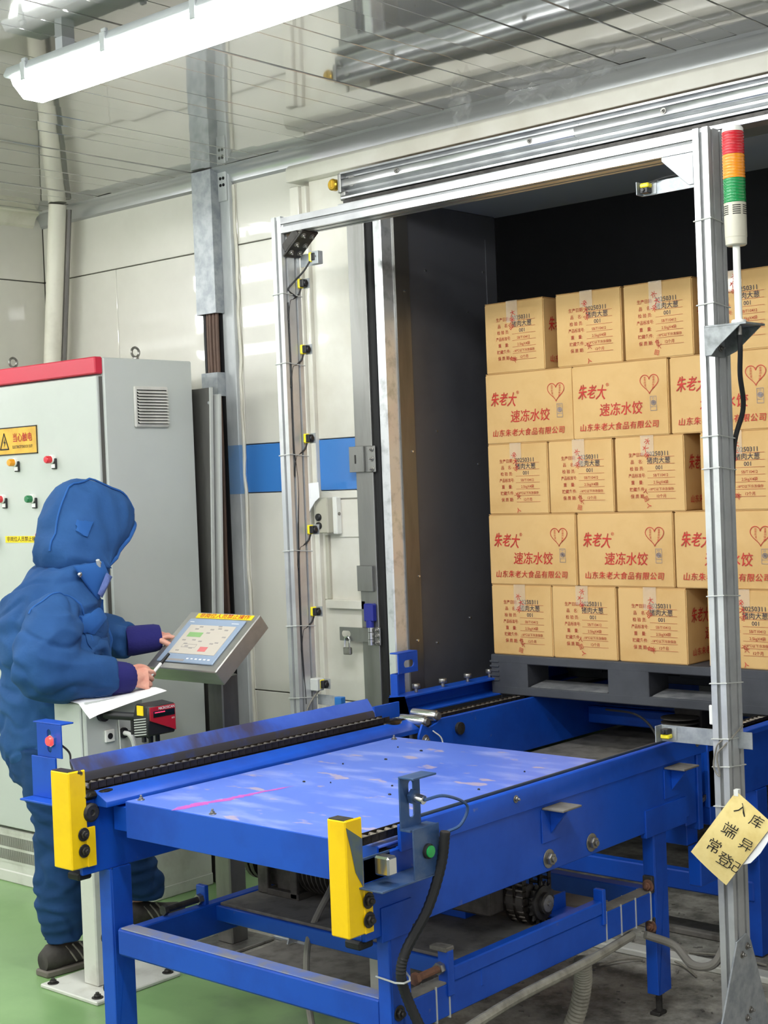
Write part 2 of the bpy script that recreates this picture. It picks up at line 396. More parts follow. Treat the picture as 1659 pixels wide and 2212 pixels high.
wl = MB().box(-5.40, -5.251, 2.95, YW+.15, 0, 2.8).build('wall_left', 'wall_backing', kind='structure', smooth=False)
for (y0, y1, z0, z1) in ((2.95, YW-.001, 2.357, CZ), (2.95, YW-.001, 0, 2.355)):
    MB().box(-5.25, -5.23, y0, y1, z0+.0012, z1-.0012).build('wall_panel', 'wall_white', wl, bevel=.002)

# ceiling of narrow glossy planks running towards the back wall
ce = MB().box(-9.6, 2.6, -3.2, YW+.15, CZ+.02, CZ+.1).build('ceiling', 'ceiling_gap', kind='structure', smooth=False)
PL = .0945
k0 = int((-9.4+3.061)/PL); k1 = int((2.0+3.061)/PL)
pm = shared(MB().box(.0008, PL-.0008, -3.1, 3.79, 0, .012), 'ceiling_plank', 'ceiling_panel', bevel=.0012, smooth=False)
pm2 = shared(MB().box(.003, PL-.0008, -3.1, 3.79, 0, .012), 'ceiling_plank', 'ceiling_panel', bevel=.0012, smooth=False)
for k in range(k0, k1):
    me = pm2 if k % 16 == 8 else pm
    o = place('ceiling_plank', me, ce, (-3.061+k*PL, 0, CZ), (random.uniform(-.0006, .0006), random.uniform(-.0085, .0085), 0))

def cove(axis, a, b, n=8):
    poly = [(0, 0), (.066, 0), (.066, -.06)]
    poly += [(.066-.012-.045*(1-math.cos(t)), -.06+.052*math.sin(t)) for t in [math.pi/2*i/n for i in range(1, n+1)]]
    return poly
MB().prism([(3.736+p[0], CZ+p[1]) for p in cove('x', 0, 1)], 'x', -5.23, 2.0).build('trim_1', 'cove_metal', kind='structure')
MB().prism([(-5.23+.066-p[0], CZ+p[1]) for p in cove('y', 0, 1)], 'y', 2.95, 3.75).build('trim_2', 'pipe_cream', kind='structure')

# cold room behind the doorway (dark lining)
MB().box(-3.30, -3.262, 3.82, 4.385, 0, 2.41).build('wall_passage_left', 'inner_steel', kind='structure', bevel=.003)
wp = bpy.data.objects['wall_passage_left']
MB().box(-3.264, -3.2585, 3.805, 3.878, .02, 2.36).build('jamb_lining', 'stainless_dark', wp, label='bare steel strip on the jamb')
MB().box(-3.262, -3.260, 4.32, 4.38, .5, 2.32).build('corner_strip', 'inner_steel', wp)
rv = shared(MB().cyl((0, 0, 0), (.003, 0, 0), .004, 8), 'rivet', 'chrome')
for y, z in ((3.85, 2.1), (3.97, 2.18), (3.86, 1.55), (4.0, 1.62), (3.87, 1.12), (3.96, .88), (4.2, 2.05), (4.23, 1.5), (4.15, .95), (3.85, .9), (4.3, 2.2)):
    place('rivet', rv, wp, (-3.262 if y > 3.88 else -3.2585, y, z))
MB().box(-5.2, -3.30, 4.36, 4.40, 0, 3.1).box(-5.25, -5.2, 4.36, 7.0, 0, 3.1).build('wall_cold_left', 'inner_dark', kind='structure', smooth=False)
MB().box(-5.25, .2, 7.0, 7.05, 0, 3.1).build('wall_cold_back', 'inner_dark', kind='structure', smooth=False)
MB().box(-1.2, -1.15, 3.95, 7.0, 0, 3.1).build('wall_cold_right', 'inner_dark', kind='structure', smooth=False)
MB().box(-5.25, .2, 3.955, 7.05, 3.1, 3.15).box(-3.30, -1.2, 3.955, 4.40, 2.41, 2.46).box(-3.30, -1.2, 4.36, 4.40, 2.46, 3.1).build('ceiling_cold', 'inner_dark', kind='structure', smooth=False)

# sliding door and its frame
d = struct('door_1', (-3.5, YW, 0))
MB().box(-3.66, -3.618, 3.715, 3.80, 0, 2.50).box(-3.618, -3.595, 3.73, 3.80, 0, 2.50).build('door_stile', 'door_white', d, bevel=.003)
MB().prism([(3.70, 2.515), (3.80, 2.515), (3.80, 2.575), (3.715, 2.575), (3.70, 2.56)], 'x', -3.66, -1.0).build('door_header', 'door_white', d, bevel=.002)
def dp(name, x0, x1, z0, z1, y=3.748, m='door_white', t=.05): MB().box(x0, x1, y, y+t, z0, z1).build(name, m, d, bevel=.002)
dp('door_panel', -3.595, -3.40, 1.609, 2.515); dp('door_stripe', -3.595, -3.40, 1.428, 1.606, m='stripe_blue')
dp('door_panel', -3.595, -3.40, 1.042, 1.425); dp('door_panel', -3.595, -3.40, .69, 1.04); dp('door_panel', -3.595, -3.40, .02, .686)
MB().box(-3.40, -3.30, 3.762, 3.80, 2.365, 2.515).build('door_panel', 'door_white', d)
dp('door_rail', -3.572, -3.385, 1.398, 1.420, 3.735, t=.014)
dp('access_panel', -3.508, -3.412, 1.262, 1.394, 3.742, t=.007)
dp('door_rail', -3.572, -3.556, 1.045, 1.27, 3.735, m='plastic_cream', t=.014)
dp('door_rail', -3.572, -3.385, 1.013, 1.044, 3.728, t=.021)
MB().box(-3.405, -3.327, 3.728, 3.76, .02, 2.37).build('edge_plate', 'stainless', d, bevel=.002)
MB().box(-3.327, -3.301, 3.735, 3.78, .02, 2.37).build('gasket', 'rubber_black', d, bevel=.005)
MB().box(-3.301, -3.2645, 3.742, 3.82, .02, 2.37).build('jamb_strip', 'jamb_edge', d, bevel=.004)

# ------------------------------------------------------------------ ceiling lamps
def ceiling_lamp(cx, cy, label, length=1.52, z=2.535):
    t = thing('tube_lamp', label, 'ceiling lamp', (cx, cy, z), 'tube lamps under the plank ceiling')
    x0, x1 = cx-length/2, cx+length/2
    pr = [(-.066, .03), (-.056, 0), (-.03, -.026), (.03, -.026), (.056, 0), (.066, .03)]
    MB().prism([(cy+a, z+b) for a, b in pr], 'x', x0+.03, x1-.03).build('diffuser', 'lamp_glow', t)
    hp = [(-.068, .03), (.068, .03), (.072, .036), (.06, .058), (-.06, .058), (-.072, .036)]
    MB().prism([(cy+a, z+b) for a, b in hp], 'x', x0, x1).build('housing', 'lamp_housing', t, bevel=.002)
    for s, xx in ((-1, x0), (1, x1)):
        e = MB(); n = 6; P = []
        for j in range(n+1):
            f = j/n; P.append((xx-s*.03*f, [(cy+a*(.72+.28*f), z+.03+(b-.03)*(.55+.45*f)) for a, b in pr]))
        vs = [(x, a, b) for x, r in P for a, b in r]; m = len(pr)
        fs = [(i*m+k, i*m+k+1, (i+1)*m+k+1, (i+1)*m+k) for i in range(n) for k in range(m-1)]+[tuple(range(m))]
        e.add(vs, fs).build('end_cap', 'lamp_clear', t)
    cl = shared(MB().box(-.011, .011, -.006, .004, -.028, .02).box(-.009, .009, -.002, .009, .014, .03), 'clip', 'lamp_housing', bevel=.002)
    for k in range(5):
        x = x0+.09+k*(length-.18)/4
        place('clip', cl, t, (x, cy-.068, z+.034)); place('clip', cl, t, (x, cy+.068, z+.034), (0, 0, math.pi))
    for x in (x0+.18, x1-.18): MB().box(x-.015, x+.015, cy-.02, cy+.02, z+.058, CZ).build('hanger', 'lamp_housing', t)
ceiling_lamp(-2.57, 2.385, 'glowing tube lamp fixed under the planks nearest the back wall')
for lx, ly, lb in ((-.9, 1.6, 'tube lamp over the right end of the line, outside the picture'), (-2.3, .4, 'tube lamp over the aisle in front of the machine'),
                   (-4.1, .3, 'tube lamp over the aisle in front of the cabinet'), (-5.75, 2.35, 'tube lamp over the bay left of the cabinet'),
                   (-6.7, 1.2, 'tube lamp over the second bay left of the cabinet'), (-8.3, -.5, 'tube lamp at the far left end of the hall'),
                   (-4.2, -1.6, 'tube lamp at the back of the hall, left of the aisle'), (-1.2, -1.7, 'tube lamp at the back of the hall, right of the aisle')):
    ceiling_lamp(lx, ly, lb)
dm = thing('dome_fitting', 'small white dome fitting under the ceiling at the left edge', 'ceiling fitting', (-3.385, 2.12, CZ))
MB().lathe([(.03, 0), (.045, -.004), (.045, -.012), (.036, -.03), (.016, -.042), (.001, -.045)], (-3.385, 2.12, CZ)).build('dome', 'plastic_white', dm)
MB().cyl((-3.385, 2.12, CZ), (-3.385, 2.12, CZ-.006), .052, 20).build('base_ring', 'plastic_grey', dm)

# torn clear film hanging from the ceiling edge
def film(P, label):
    random.seed(len(P)*3+int(abs(P[0][0])*100)); rows = []
    for (x, y, dz) in P:
        rows.append([(x+random.uniform(-.012, .012), y+.014*math.sin(j*2.2+x*40)+random.uniform(-.008, .008), CZ-.003-dz*j/5) for j in range(6)])
    MB().sheet(rows).build('plastic_film', 'film_clear', None, label, 'plastic film', 'torn film under the ceiling edge', ang=80)
film([(-2.905+.02*i, 3.70-.012*i, .03+.05*abs(math.sin(i*1.3))) for i in range(8)], 'torn clear film hanging lowest under the ceiling edge, left scrap')
film([(-2.66+.03*i, 3.67+.008*i, .02+.05*abs(math.sin(i*1.7+1))) for i in range(8)], 'middle scrap of torn clear film under the ceiling edge')
film([(-2.42+.03*i, 3.70-.005*i, .012+.03*abs(math.sin(i*1.1+2))) for i in range(6)], 'rightmost scrap of torn clear film under the ceiling edge')

# ------------------------------------------------------------------ steel column, trunking, pipes
c = thing('steel_column', 'grey steel column with a faded blue band beside the door panels', 'column', (-4.085, 3.79, 0))
MB().box(-4.135, -4.035, 3.775, 3.799, 0, CZ-.01).build('shaft', 'column_grey', c, bevel=.003)
MB().box(-4.1355, -4.0345, 3.7742, 3.7995, 1.425, 1.608).build('painted_band', 'stripe_faded', c, label='faded blue band')
MB().box(-4.085, -4.04, 3.767, 3.775, 2.52, 2.63).build('top_plate', 'column_grey', c, bevel=.002)
hl = shared(MB().cyl((0, 0, 0), (0, -.002, 0), .006, 10), 'bolt_hole', 'dark_void')
for dx in (-4.068, -4.052):
    for dz in (2.605, 2.58): place('bolt_hole', hl, c, (dx, 3.767, dz))
random.seed(4)
MB().tube([(-4.03+random.uniform(-.005, .005), 3.796, z*.06) for z in range(44)], .007, 6).build('caulk_bead', 'pipe_cream', c)
t = thing('cable_trunking', 'galvanized trunking cover hanging in front of the column under the ceiling', 'trunking', (-4.13, 3.73, 1.8))
MB().box(-4.19, -4.083, 3.73, 3.732, 2.105, 2.64).box(-4.19, -4.188, 3.732, 3.774, 2.105, 2.64).box(-4.085, -4.083, 3.732, 3.774, 2.105, 2.64).build('cover', 'galvanized', t, bevel=.0008)
MB().box(-4.18, -4.092, 3.733, 3.735, 1.795, 1.884).box(-4.094, -4.092, 3.735, 3.774, 1.795, 1.884).build('lower_cover', 'galvanized', t, label='short lower trunking cover')
MB().box(-4.18, -4.094, 3.768, 3.774, .1, 2.6).build('back_tray', 'dark_void', t)
for i, (dx, m, r) in enumerate(((-4.170, 'cable_black', .008), (-4.154, 'copper_pipe', .007), (-4.138, 'copper_pipe', .0075), (-4.121, 'copper_pipe', .0075), (-4.105, 'copper_pipe', .007))):
    random.seed(i); pts = [(dx+random.uniform(-.002, .002), 3.754+random.uniform(-.002, .002), z*.2) for z in range(0, 14)]
    MB().tube(bez(pts, 3), r, 8).build('insulated_pipe', m, None, ('black cable run in the open trunking', 'leftmost brown pipe in the open trunking', 'second brown pipe in the open trunking',
      'third brown pipe in the open trunking', 'rightmost brown pipe in the open trunking')[i], 'pipe', 'pipes in the open trunking')
pp = thing('down_pipe', 'cream round pipe running down the corner to the cabinet', 'pipe', (-5.05, 3.70, 1.2))
MB().tube([(-4.982, 3.70, 2.64), (-5.06, 3.70, 2.02), (-5.16, 3.70, 1.2)], .037, 20).build('tube', 'pipe_cream', pp)
MB().tube([(-4.955, 3.735, 2.62), (-5.03, 3.735, 2.02), (-5.13, 3.735, 1.2)], .012, 8).build('edge_bead', 'stainless_dark', pp)

# ------------------------------------------------------------------ control cabinet
K = thing('control_cabinet', 'tall light grey control cabinet with a red top strip', 'cabinet', (-4.5, 3.36, 0))
X0, X1, Y0, Y1 = -5.0, -4.05, 3.16, 3.57
MB().box(X0, X1, Y0+.01, Y1, .205, 1.915).build('body', 'cabinet_grey', K, bevel=.004)
MB().box(X0+.005, X1-.012, Y0-.014, Y0+.008, .215, 1.853).build('door', 'cabinet_grey', K, bevel=.003)
MB().box(X1-.0115, X1-.0095, Y0-.004, Y0+.01, .215, 1.85).build('door_seal', 'joint_dark', K)
MB().box(X0, X1-.004, Y0-.024, Y0+.01, 1.858, 1.917).build('header_strip', 'cabinet_red', K, bevel=.004)
MB().box(X0, X1+.002, Y0+.0, Y1, 0.0, .2).build('plinth', 'plinth_grey', K, bevel=.004)
MB().box(X0, X1+.004, Y0-.004, Y1+.002, .0, .045).build('plinth_foot', 'plinth_grey', K, bevel=.004)
g = MB().box(X0+.02, -4.30, Y0-.002, Y0+.02, .075, .185).build('grille', 'plinth_grey', K)
bar = MB()
for row in ((.135, .175), (.085, .125)):
    for i in range(110): bar.box(X0+.03+i*.006, X0+.0325+i*.006, Y0-.003, Y0-.0015, *row)
bar.build('grille_slots', 'slot_grey', g, kind='stuff', smooth=False)
v = MB().box(X1, X1+.012, 3.292, 3.446, 1.674, 1.818).build('vent', 'vent_grey', K, bevel=.004, label='louvred vent')
MB().box(X1+.0118, X1+.0128, 3.302, 3.436, 1.686, 1.806).build('vent_opening', 'dark_void', v)
ls = shared(MB().prism([(0, 0), (.012, -.004), (.012, -.0095), (0, -.002)], 'y', -.067, .067), 'louvre', 'vent_grey')
for i in range(11): place('louvre', ls, v, (X1+.0105, 3.369, 1.803-i*.0106))
def eye_bolt(x, y, z):
    b = MB(); b.cyl((x, y, z-.002), (x, y, z+.008), .012, 14)
    n = 18; b2 = [(x, y+.017*math.cos(2*math.pi*i/n), z+.027+.017*math.sin(2*math.pi*i/n)) for i in range(n+1)]
    b.tube(b2, .0045, 8); b.build('eye_bolt', 'steel', K)
eye_bolt(-4.09, 3.345, 1.915); eye_bolt(-4.62, 3.2, 1.917)
yf = Y0-.014
s = MB().box(-4.66, -4.413, yf-.002, yf, 1.6, 1.702).build('warning_sign', 'sign_gold', K, label='gold electric shock warning sign')
fr = MB()
for a in ((-4.66, -4.413, 1.698, 1.702), (-4.66, -4.413, 1.6, 1.604), (-4.417, -4.413, 1.6, 1.702), (-4.66, -4.656, 1.6, 1.702)): fr.box(a[0], a[1], yf-.003, yf-.001, a[2], a[3])
fr.build('sign_border', 'ink_black', s)
tri = MB()
def line2(mb, pts, w, y, closed=True):
    n = len(pts)
    for i in range(n if closed else n-1):
        a, b = Vector((pts[i][0], 0, pts[i][1])), Vector((pts[(i+1) % n][0], 0, pts[(i+1) % n][1])); dd = (b-a).normalized(); q = Vector((-dd.z, 0, dd.x))*w/2; yy = Vector((0, y, 0))
        mb.add([a-q+yy-dd*w*.3, b-q+yy+dd*w*.3, b+q+yy+dd*w*.3, a+q+yy-dd*w*.3], [(0, 1, 2, 3)])
line2(tri, [(-4.642, 1.622), (-4.59, 1.622), (-4.616, 1.68)], .005, yf-.0032)
tri.add([(-4.612, yf-.0032, 1.664), (-4.622, yf-.0032, 1.645), (-4.615, yf-.0032, 1.646), (-4.619, yf-.0032, 1.628), (-4.607, yf-.0032, 1.65), (-4.614, yf-.0032, 1.649)], [(0, 1, 2), (2, 3, 4, 5), (0, 2, 5)])
letters(tri, 'ELECTRICITYSHOCK OUT!', (-4.503, yf-.0032, 1.628), (1, 0, 0), (0, 0, 1), .0145, sx=.72, bold=.01)
tri.build('sign_symbol', 'ink_black', s, smooth=False)
letters(MB(), '当心触电', (-4.503, yf-.0032, 1.66), (1, 0, 0), (0, 0, 1), .034, sx=.88, bold=.012).build('sign_text', 'sign_red', s, smooth=False)
def pilot(x, z, m, label):
    b = MB().lathe([(.016, 0), (.016, -.012), (.013, -.014)], (x, yf, z), 'y', 16).build('indicator', 'plastic_white', K, label=label)
    MB().lathe([(.0135, -.012), (.0135, -.03), (.011, -.034), (.001, -.035)], (x, yf, z), 'y', 16).build('indicator_lens', m, b)
    MB().box(x-.004, x+.022, yf-.008, yf, z-.034, z+.004).build('tag_holder', 'plastic_black', b, bevel=.002)
    MB().box(x-.001, x+.019, yf-.0095, yf-.0075, z-.03, z-.016).build('tag_card', 'tag_white', b)
pilot(-4.55, 1.572, 'lamp_amber', 'amber indicator'); pilot(-4.325, 1.574, 'lamp_red', 'dark red indicator')
pilot(-4.637, 1.44, 'lamp_red', 'red push button'); pilot(-4.452, 1.437, 'lamp_green', 'green push button')
pilot(-4.70, 1.3, 'lamp_green', 'button at the edge of the picture'); pilot(-4.395, 1.305, 'lamp_red', 'red button beside the yellow strip')
s = MB().box(-4.638, -4.418, yf-.0012, yf, 1.279, 1.303).build('notice_strip', 'sticker_yellow', K, label='yellow notice strip')
letters(MB(), '非岗位人员禁止操作', (-4.528, yf-.0016, 1.291), (1, 0, 0), (0, 0, 1), .019, sx=1.18, bold=.012).build('notice_text', 'ink_black', s, smooth=False)

# leaning sheets between cabinet and column
def lean(name, x0, x1, y0, y1, h, tilt, label, m, tick=.004):
    t = thing(name, label, 'panel', ((x0+x1)/2, y0, 0), 'sheets leaning beside the cabinet')
    q = MB()
    q.add([(x0, y0, 0), (x1, y0, 0), (x1+tilt, y0, h), (x0+tilt, y0, h), (x0, y1, 0), (x1, y1, 0), (x1+tilt, y1, h), (x0+tilt, y1, h)],
          [(0, 1, 2, 3), (7, 6, 5, 4), (0, 4, 5, 1), (1, 5, 6, 2), (2, 6, 7, 3), (3, 7, 4, 0)])
    q.build('sheet', m, t, bevel=.002)
    MB().add([(x1-.006, y0-.006, 0), (x1+.001, y0-.006, 0), (x1+tilt+.001, y0-.006, h), (x1+tilt-.006, y0-.006, h), (x1-.006, y1, 0), (x1+.001, y1, 0), (x1+tilt+.001, y1, h), (x1+tilt-.006, y1, h)],
          [(0, 1, 2, 3), (7, 6, 5, 4), (0, 4, 5, 1), (1, 5, 6, 2), (2, 6, 7, 3), (3, 7, 4, 0)]).build('edge_fold', 'plastic_grey', t)
    return t
t = lean('cabinet_door', -4.20, -4.045, 3.59, 3.596, 1.815, .075, 'dark grey spare door leaning behind the cabinet', 'stainless_dark')
MB().lathe([(.006, 0), (.006, -.003), (.001, -.004)], (-3.985, 3.59, 1.76), 'y', 10).build('screw', 'chrome', t)
lean('metal_sheet', -4.14, -4.023, 3.612, 3.616, 1.79, .075, 'pale metal sheet leaning behind the dark spare door', 'plastic_grey')
# ------------------------------------------------------------------ shared fixings
def hexbolt(r=.011, h=.008, washer=True, m='steel', shank=0):
    """a bolt head pointing along +x, base at the origin"""
    b = MB()
    if washer: b.cyl((0, 0, 0), (.0025, 0, 0), r*1.55, 16)
    b.cyl((.002, 0, 0), (.002+h, 0, 0), r, 6)
    b.cyl((.002+h, 0, 0), (.002+h+.006, 0, 0), r*.52, 10)
    return shared(b, 'bolt', m, bevel=.0008)
BOLT = hexbolt(); BOLT_DK = hexbolt(m='steel_dark'); BOLT_BIG = hexbolt(.015, .012); BOLT_S = hexbolt(.006, .005); BOLT_RUST = hexbolt(m='rust')
RZ = lambda a: (0, 0, math.radians(a))
FX, FY = RZ(0), RZ(-90)      # towards +x, towards -y (bolt mesh +x rotated)
FZ = (0, -math.pi/2, 0)

# roller chain: a strip of rollers (part) with its link plates (sub-parts)
def chain_run(parent, p0, p1, width=.03, pitch=.0254, r=.0085, label=None, name='chain'):
    p0, p1 = Vector(p0), Vector(p1); d = p1-p0; n = max(2, int(d.length/pitch)); t = d.normalized(); sx = Vector((1, 0, 0))
    up = sx.cross(t)
    b = MB()
    for i in range(n):
        c = p0+t*(pitch*(i+.5)); b.cyl(c-sx*width*.36, c+sx*width*.36, r*.85, 8)
    ch = b.build(name, 'chain_roller', parent, label=label)
    w2 = width*.5; m = MB().prism([(-w2, -r), (-w2, r), (-w2+.0024, r), (-w2+.0024, -r+.003), (w2-.0024, -r+.003), (w2-.0024, r), (w2, r), (w2, -r)], 'y', -pitch*.46, pitch*.46)
    key = 'link_%d' % round(width*1e4)
    me = bpy.data.meshes.get(key) or shared(m, key, 'chain_black')
    ang = math.atan2(t.z, t.y)
    for i in range(n):
        place('chain_link', me, ch, p0+t*(pitch*(i+1)), (ang, 0, 0))
        if i % 2 == 0: pass
    return ch

# ------------------------------------------------------------------ near conveyor
C = thing('chain_conveyor', 'blue steel chain conveyor with a scuffed top plate and yellow corner guards', 'conveyor', (-2.52, 2.78, 0))
XR, XL = -2.046, -2.985     # +x faces of right and left side beams
def part(name, m, mb, label=None, parent=C, **k): return mb.build(name, m, parent, label=label, **k)
bx = lambda *a: MB().box(*a)
# side beams
part('side_beam', 'blue_paint', bx(XR-.012, XR, 2.215, 3.54, .50, .672).box(XR-.06, XR-.012, 2.215, 3.54, .50, .512), bevel=.002)
part('side_rail', 'blue_paint', MB().prism([(XR-.010, .668), (XR+.006, .664), (XR+.006, .718), (XR+.001, .722), (XR-.004, .722), (XR-.004, .674), (XR-.010, .674)], 'y', 2.33, 3.635), bevel=.001)
part('wear_strip', 'strip_dark', bx(XR-.014, XR-.005, 2.36, 3.52, .69, .727), bevel=.002, label='dark strip along the right rail')
part('side_beam', 'blue_paint', bx(XL-.012, XL, 2.205, 3.46, .50, .70).box(XL-.09, XL-.012, 2.225, 3.46, .50, .512).box(XL-.09, XL-.08, 2.225, 3.46, .512, .70), bevel=.002)
part('chain_track', 'steel_dark', bx(XL-.06, XL+.0, 2.235, 3.46, .694, .704), bevel=.001)
part('side_rail', 'blue_paint', MB().prism([(XL, .668), (XL+.05, .668), (XL+.05, .682), (XL+.014, .700), (XL, .706)], 'y', 2.25, 3.46), bevel=.001)
gp = [(-3.062, .702), (-3.056, .702), (-3.066, .735), (-3.094, .772), (-3.098, .770), (-3.071, .734)]
part('guide_guard', 'blue_worn', MB().prism(gp, 'y', 2.262, 3.40), label='worn inclined guide plate', bevel=.0008)
part('guide_foot', 'greasy_blue', MB().prism([(-3.0615, .700), (-3.052, .700), (-3.058, .731), (-3.0645, .738)], 'y', 2.27, 3.39), label='greasy lower edge of the guide plate')
part('guide_tail', 'blue_paint', bx(-3.075, -3.066, 3.40, 3.52, .70, .748), bevel=.001)
part('guide_support', 'blue_paint', bx(-3.10, -3.085, 2.30, 3.40, .66, .735))
chain_run(C, (-3.012, 2.235, .716), (-3.012, 3.40, .716), .034)
chain_run(C, (XR-.034, 2.2, .702), (XR-.034, 3.50, .702), .03)
part('grease_lump', 'grease', MB().ell((-3.0, 2.24, .695), (.03, .05, .013)).ell((-2.985, 2.28, .697), (.018, .04, .008)), label='black grease at the chain end', kind='stuff')
part('grease_lump', 'grease', MB().ell((-3.0, 3.40, .70), (.03, .045, .016)), kind='stuff')
# sprockets and shafts at the ends
for yy in (2.232, 3.43):
    part('shaft_cap', 'steel_dark', MB().lathe([(.024, 0), (.024, .012), (.019, .016), (.008, .016), (.006, .012), (.001, .012)], (XL, yy, .655), 'x', 18))
    part('sprocket', 'chain_black', MB().cyl((-3.03, yy+.02, .675), (-2.995, yy+.02, .675), .034, 18))
# top plate
T = part('top_plate', 'blue_top_glare', bx(-2.90, -2.064, 2.284, 3.305, .677, .683), bevel=.0015, label='scuffed blue top plate')
part('front_skirt', 'blue_paint', bx(-2.90, -2.064, 2.280, 2.286, .592, .682).box(-2.90, -2.894, 2.286, 3.3, .592, .678), bevel=.001)
part('plate_bearer', 'blue_paint', bx(-2.973, -2.9, 2.30, 2.34, .60, .66).box(-2.973, -2.9, 3.2, 3.24, .60, .66), kind='stuff')
for x, y in ((-2.875, 2.31), (-2.875, 3.27), (-2.6, 2.3)): place('screw', BOLT_S, C, (x, y, .683), FZ)
random.seed(11); q = MB()
for i in range(30):
    f = i/29; cc = Vector((-2.715, 2.305, .68345)).lerp(Vector((-2.665, 2.60, .68345)), f)+Vector((random.uniform(-.006, .006), 0, 0))
    w = .020*(1-f*.75)*random.uniform(.5, 1.2); l = random.uniform(.012, .035)
    ux = Vector((.17, .985, 0)); uy = Vector((-.985, .17, 0)); cc.z += i*.00001
    q.add([cc-ux*l-uy*w*.3, cc-uy*w, cc+ux*l+uy*w*.2, cc+uy*w], [(0, 1, 2, 3)])
q.build('chalk_streak', 'pink_chalk', T, kind='stuff', label='pink streak', smooth=False)
q = MB()
for i in range(12):
    x, y = random.uniform(-2.8, -2.2), random.uniform(2.5, 3.2); r = random.uniform(.002, .006)
    q.ell((x, y, .684), (r, r*.7, .003), 7, 4)
q.build('dirt_crumbs', 'grease', T, kind='stuff')
# legs, four, channel section with foot bolts
def leg(x1, y0, w=.034, dpt=.068, top=.50, bot=.06, label=None):
    b = MB().box(x1-w, x1, y0, y0+.008, bot, top).box(x1-.008, x1, y0+.008, y0+dpt, bot+.0, top).box(x1-w, x1-.008, y0+dpt-.008, y0+dpt, bot, top)
    o = part('leg', 'blue_paint', b, label=label, bevel=.0015)
    MB().cyl((x1-w/2, y0+dpt*.45, .008), (x1-w/2, y0+dpt*.45, bot+.03), .009, 10).build('levelling_foot', 'steel_dark', o)
    MB().box(x1-w+.0, x1-.004, y0+.008, y0+dpt-.02, 0, .009).build('foot_plate', 'steel_dark', o, bevel=.002)
leg(XR, 2.284); leg(XR, 3.348); leg(-2.978, 2.284, .046); leg(-2.978, 3.348, .046)
part('leg_plate', 'blue_paint', bx(XR-.014, XR+.004, 2.262, 2.36, .487, .56).box(XR-.014, XR+.004, 3.31, 3.52, .487, .56), kind='stuff', bevel=.001)
part('corner_pad', 'rubber_black', bx(-3.04, -2.992, 2.198, 2.24, .487, .505), bevel=.004)
part('corner_pad', 'rubber_black', bx(-2.10, -2.055, 2.205, 2.25, .482, .50), bevel=.004)
# lower frame
part('cross_beam', 'blue_paint', bx(-2.966, -2.08, 2.288, 2.33, .283, .353), bevel=.006, label='front cross beam')
part('beam_dust', 'blue_dusty', bx(-2.95, -2.085, 2.290, 2.328, .3525, .3555), label='dusty top of the front cross beam')
part('lower_beam', 'blue_paint', bx(XR-.046, XR-.006, 2.36, 3.348, .265, .338), bevel=.003)
part('lower_beam', 'blue_paint', bx(-2.975, -2.94, 2.34, 3.36, .262, .345), bevel=.003)
part('beam_dust', 'dust_grey', bx(XR-.045, XR-.007, 2.36, 2.50, .338, .342).box(XR-.045, XR-.007, 3.10, 3.345, .338, .342), kind='stuff')
part('cross_beam', 'blue_paint', bx(-2.975, -2.05, 2.60, 2.612, .298, .338), bevel=.002, label='second cross beam')
part('cross_beam', 'blue_paint', bx(-2.975, -2.05, 3.36, 3.40, .25, .335), bevel=.003, label='rear cross beam')
# motor shelf
part('motor_shelf', 'dust_grey', bx(-2.94, XR-.05, 2.615, 3.2, .335, .343), bevel=.001)
part('slide_rail', 'blue_paint', bx(XR-.03, XR-.002, 2.50, 3.10, .338, .372).box(XR-.045, XR-.03, 2.50, 3.10, .338, .352), bevel=.003)
part('slide_rail', 'blue_paint', bx(XR-.03, XR-.0, 2.478, 2.50, .31, .41), bevel=.002)
part('slide_rail', 'blue_paint', bx(XR-.03, XR-.0, 3.10, 3.115, .31, .40), bevel=.002)
part('rusty_shim', 'dust_grey', bx(XR-.05, XR-.002, 2.474, 2.505, .408, .418), bevel=.002)
def adjuster(x, y0, y1, z, m='rust'):
    b = MB().cyl((x, y0, z), (x, y1, z), .0085, 10).cyl((x, y0-.012, z), (x, y0, z), .014, 6); b.build('adjusting_bolt', m, C)
    MB().cyl((x, y1-.014, z), (x, y1, z), .014, 6).build('adjusting_nut', 'steel', C)
adjuster(XR-.02, 2.395, 2.478, .372)
part('slide_rail', 'blue_paint', bx(-2.985, -2.95, 2.57, 2.585, .30, .395), bevel=.002)
adjuster(-2.965, 2.45, 2.57, .36, 'steel_dark')
part('slide_rail', 'blue_paint', bx(-2.47, -2.30, 2.86, 3.08, .344, .372), bevel=.002)
part('tension_plate', 'blue_paint', bx(-2.15, -2.145, 2.985, 3.08, .345, .388).box(-2.145, -2.10, 2.985, 3.08, .345, .35), bevel=.001)
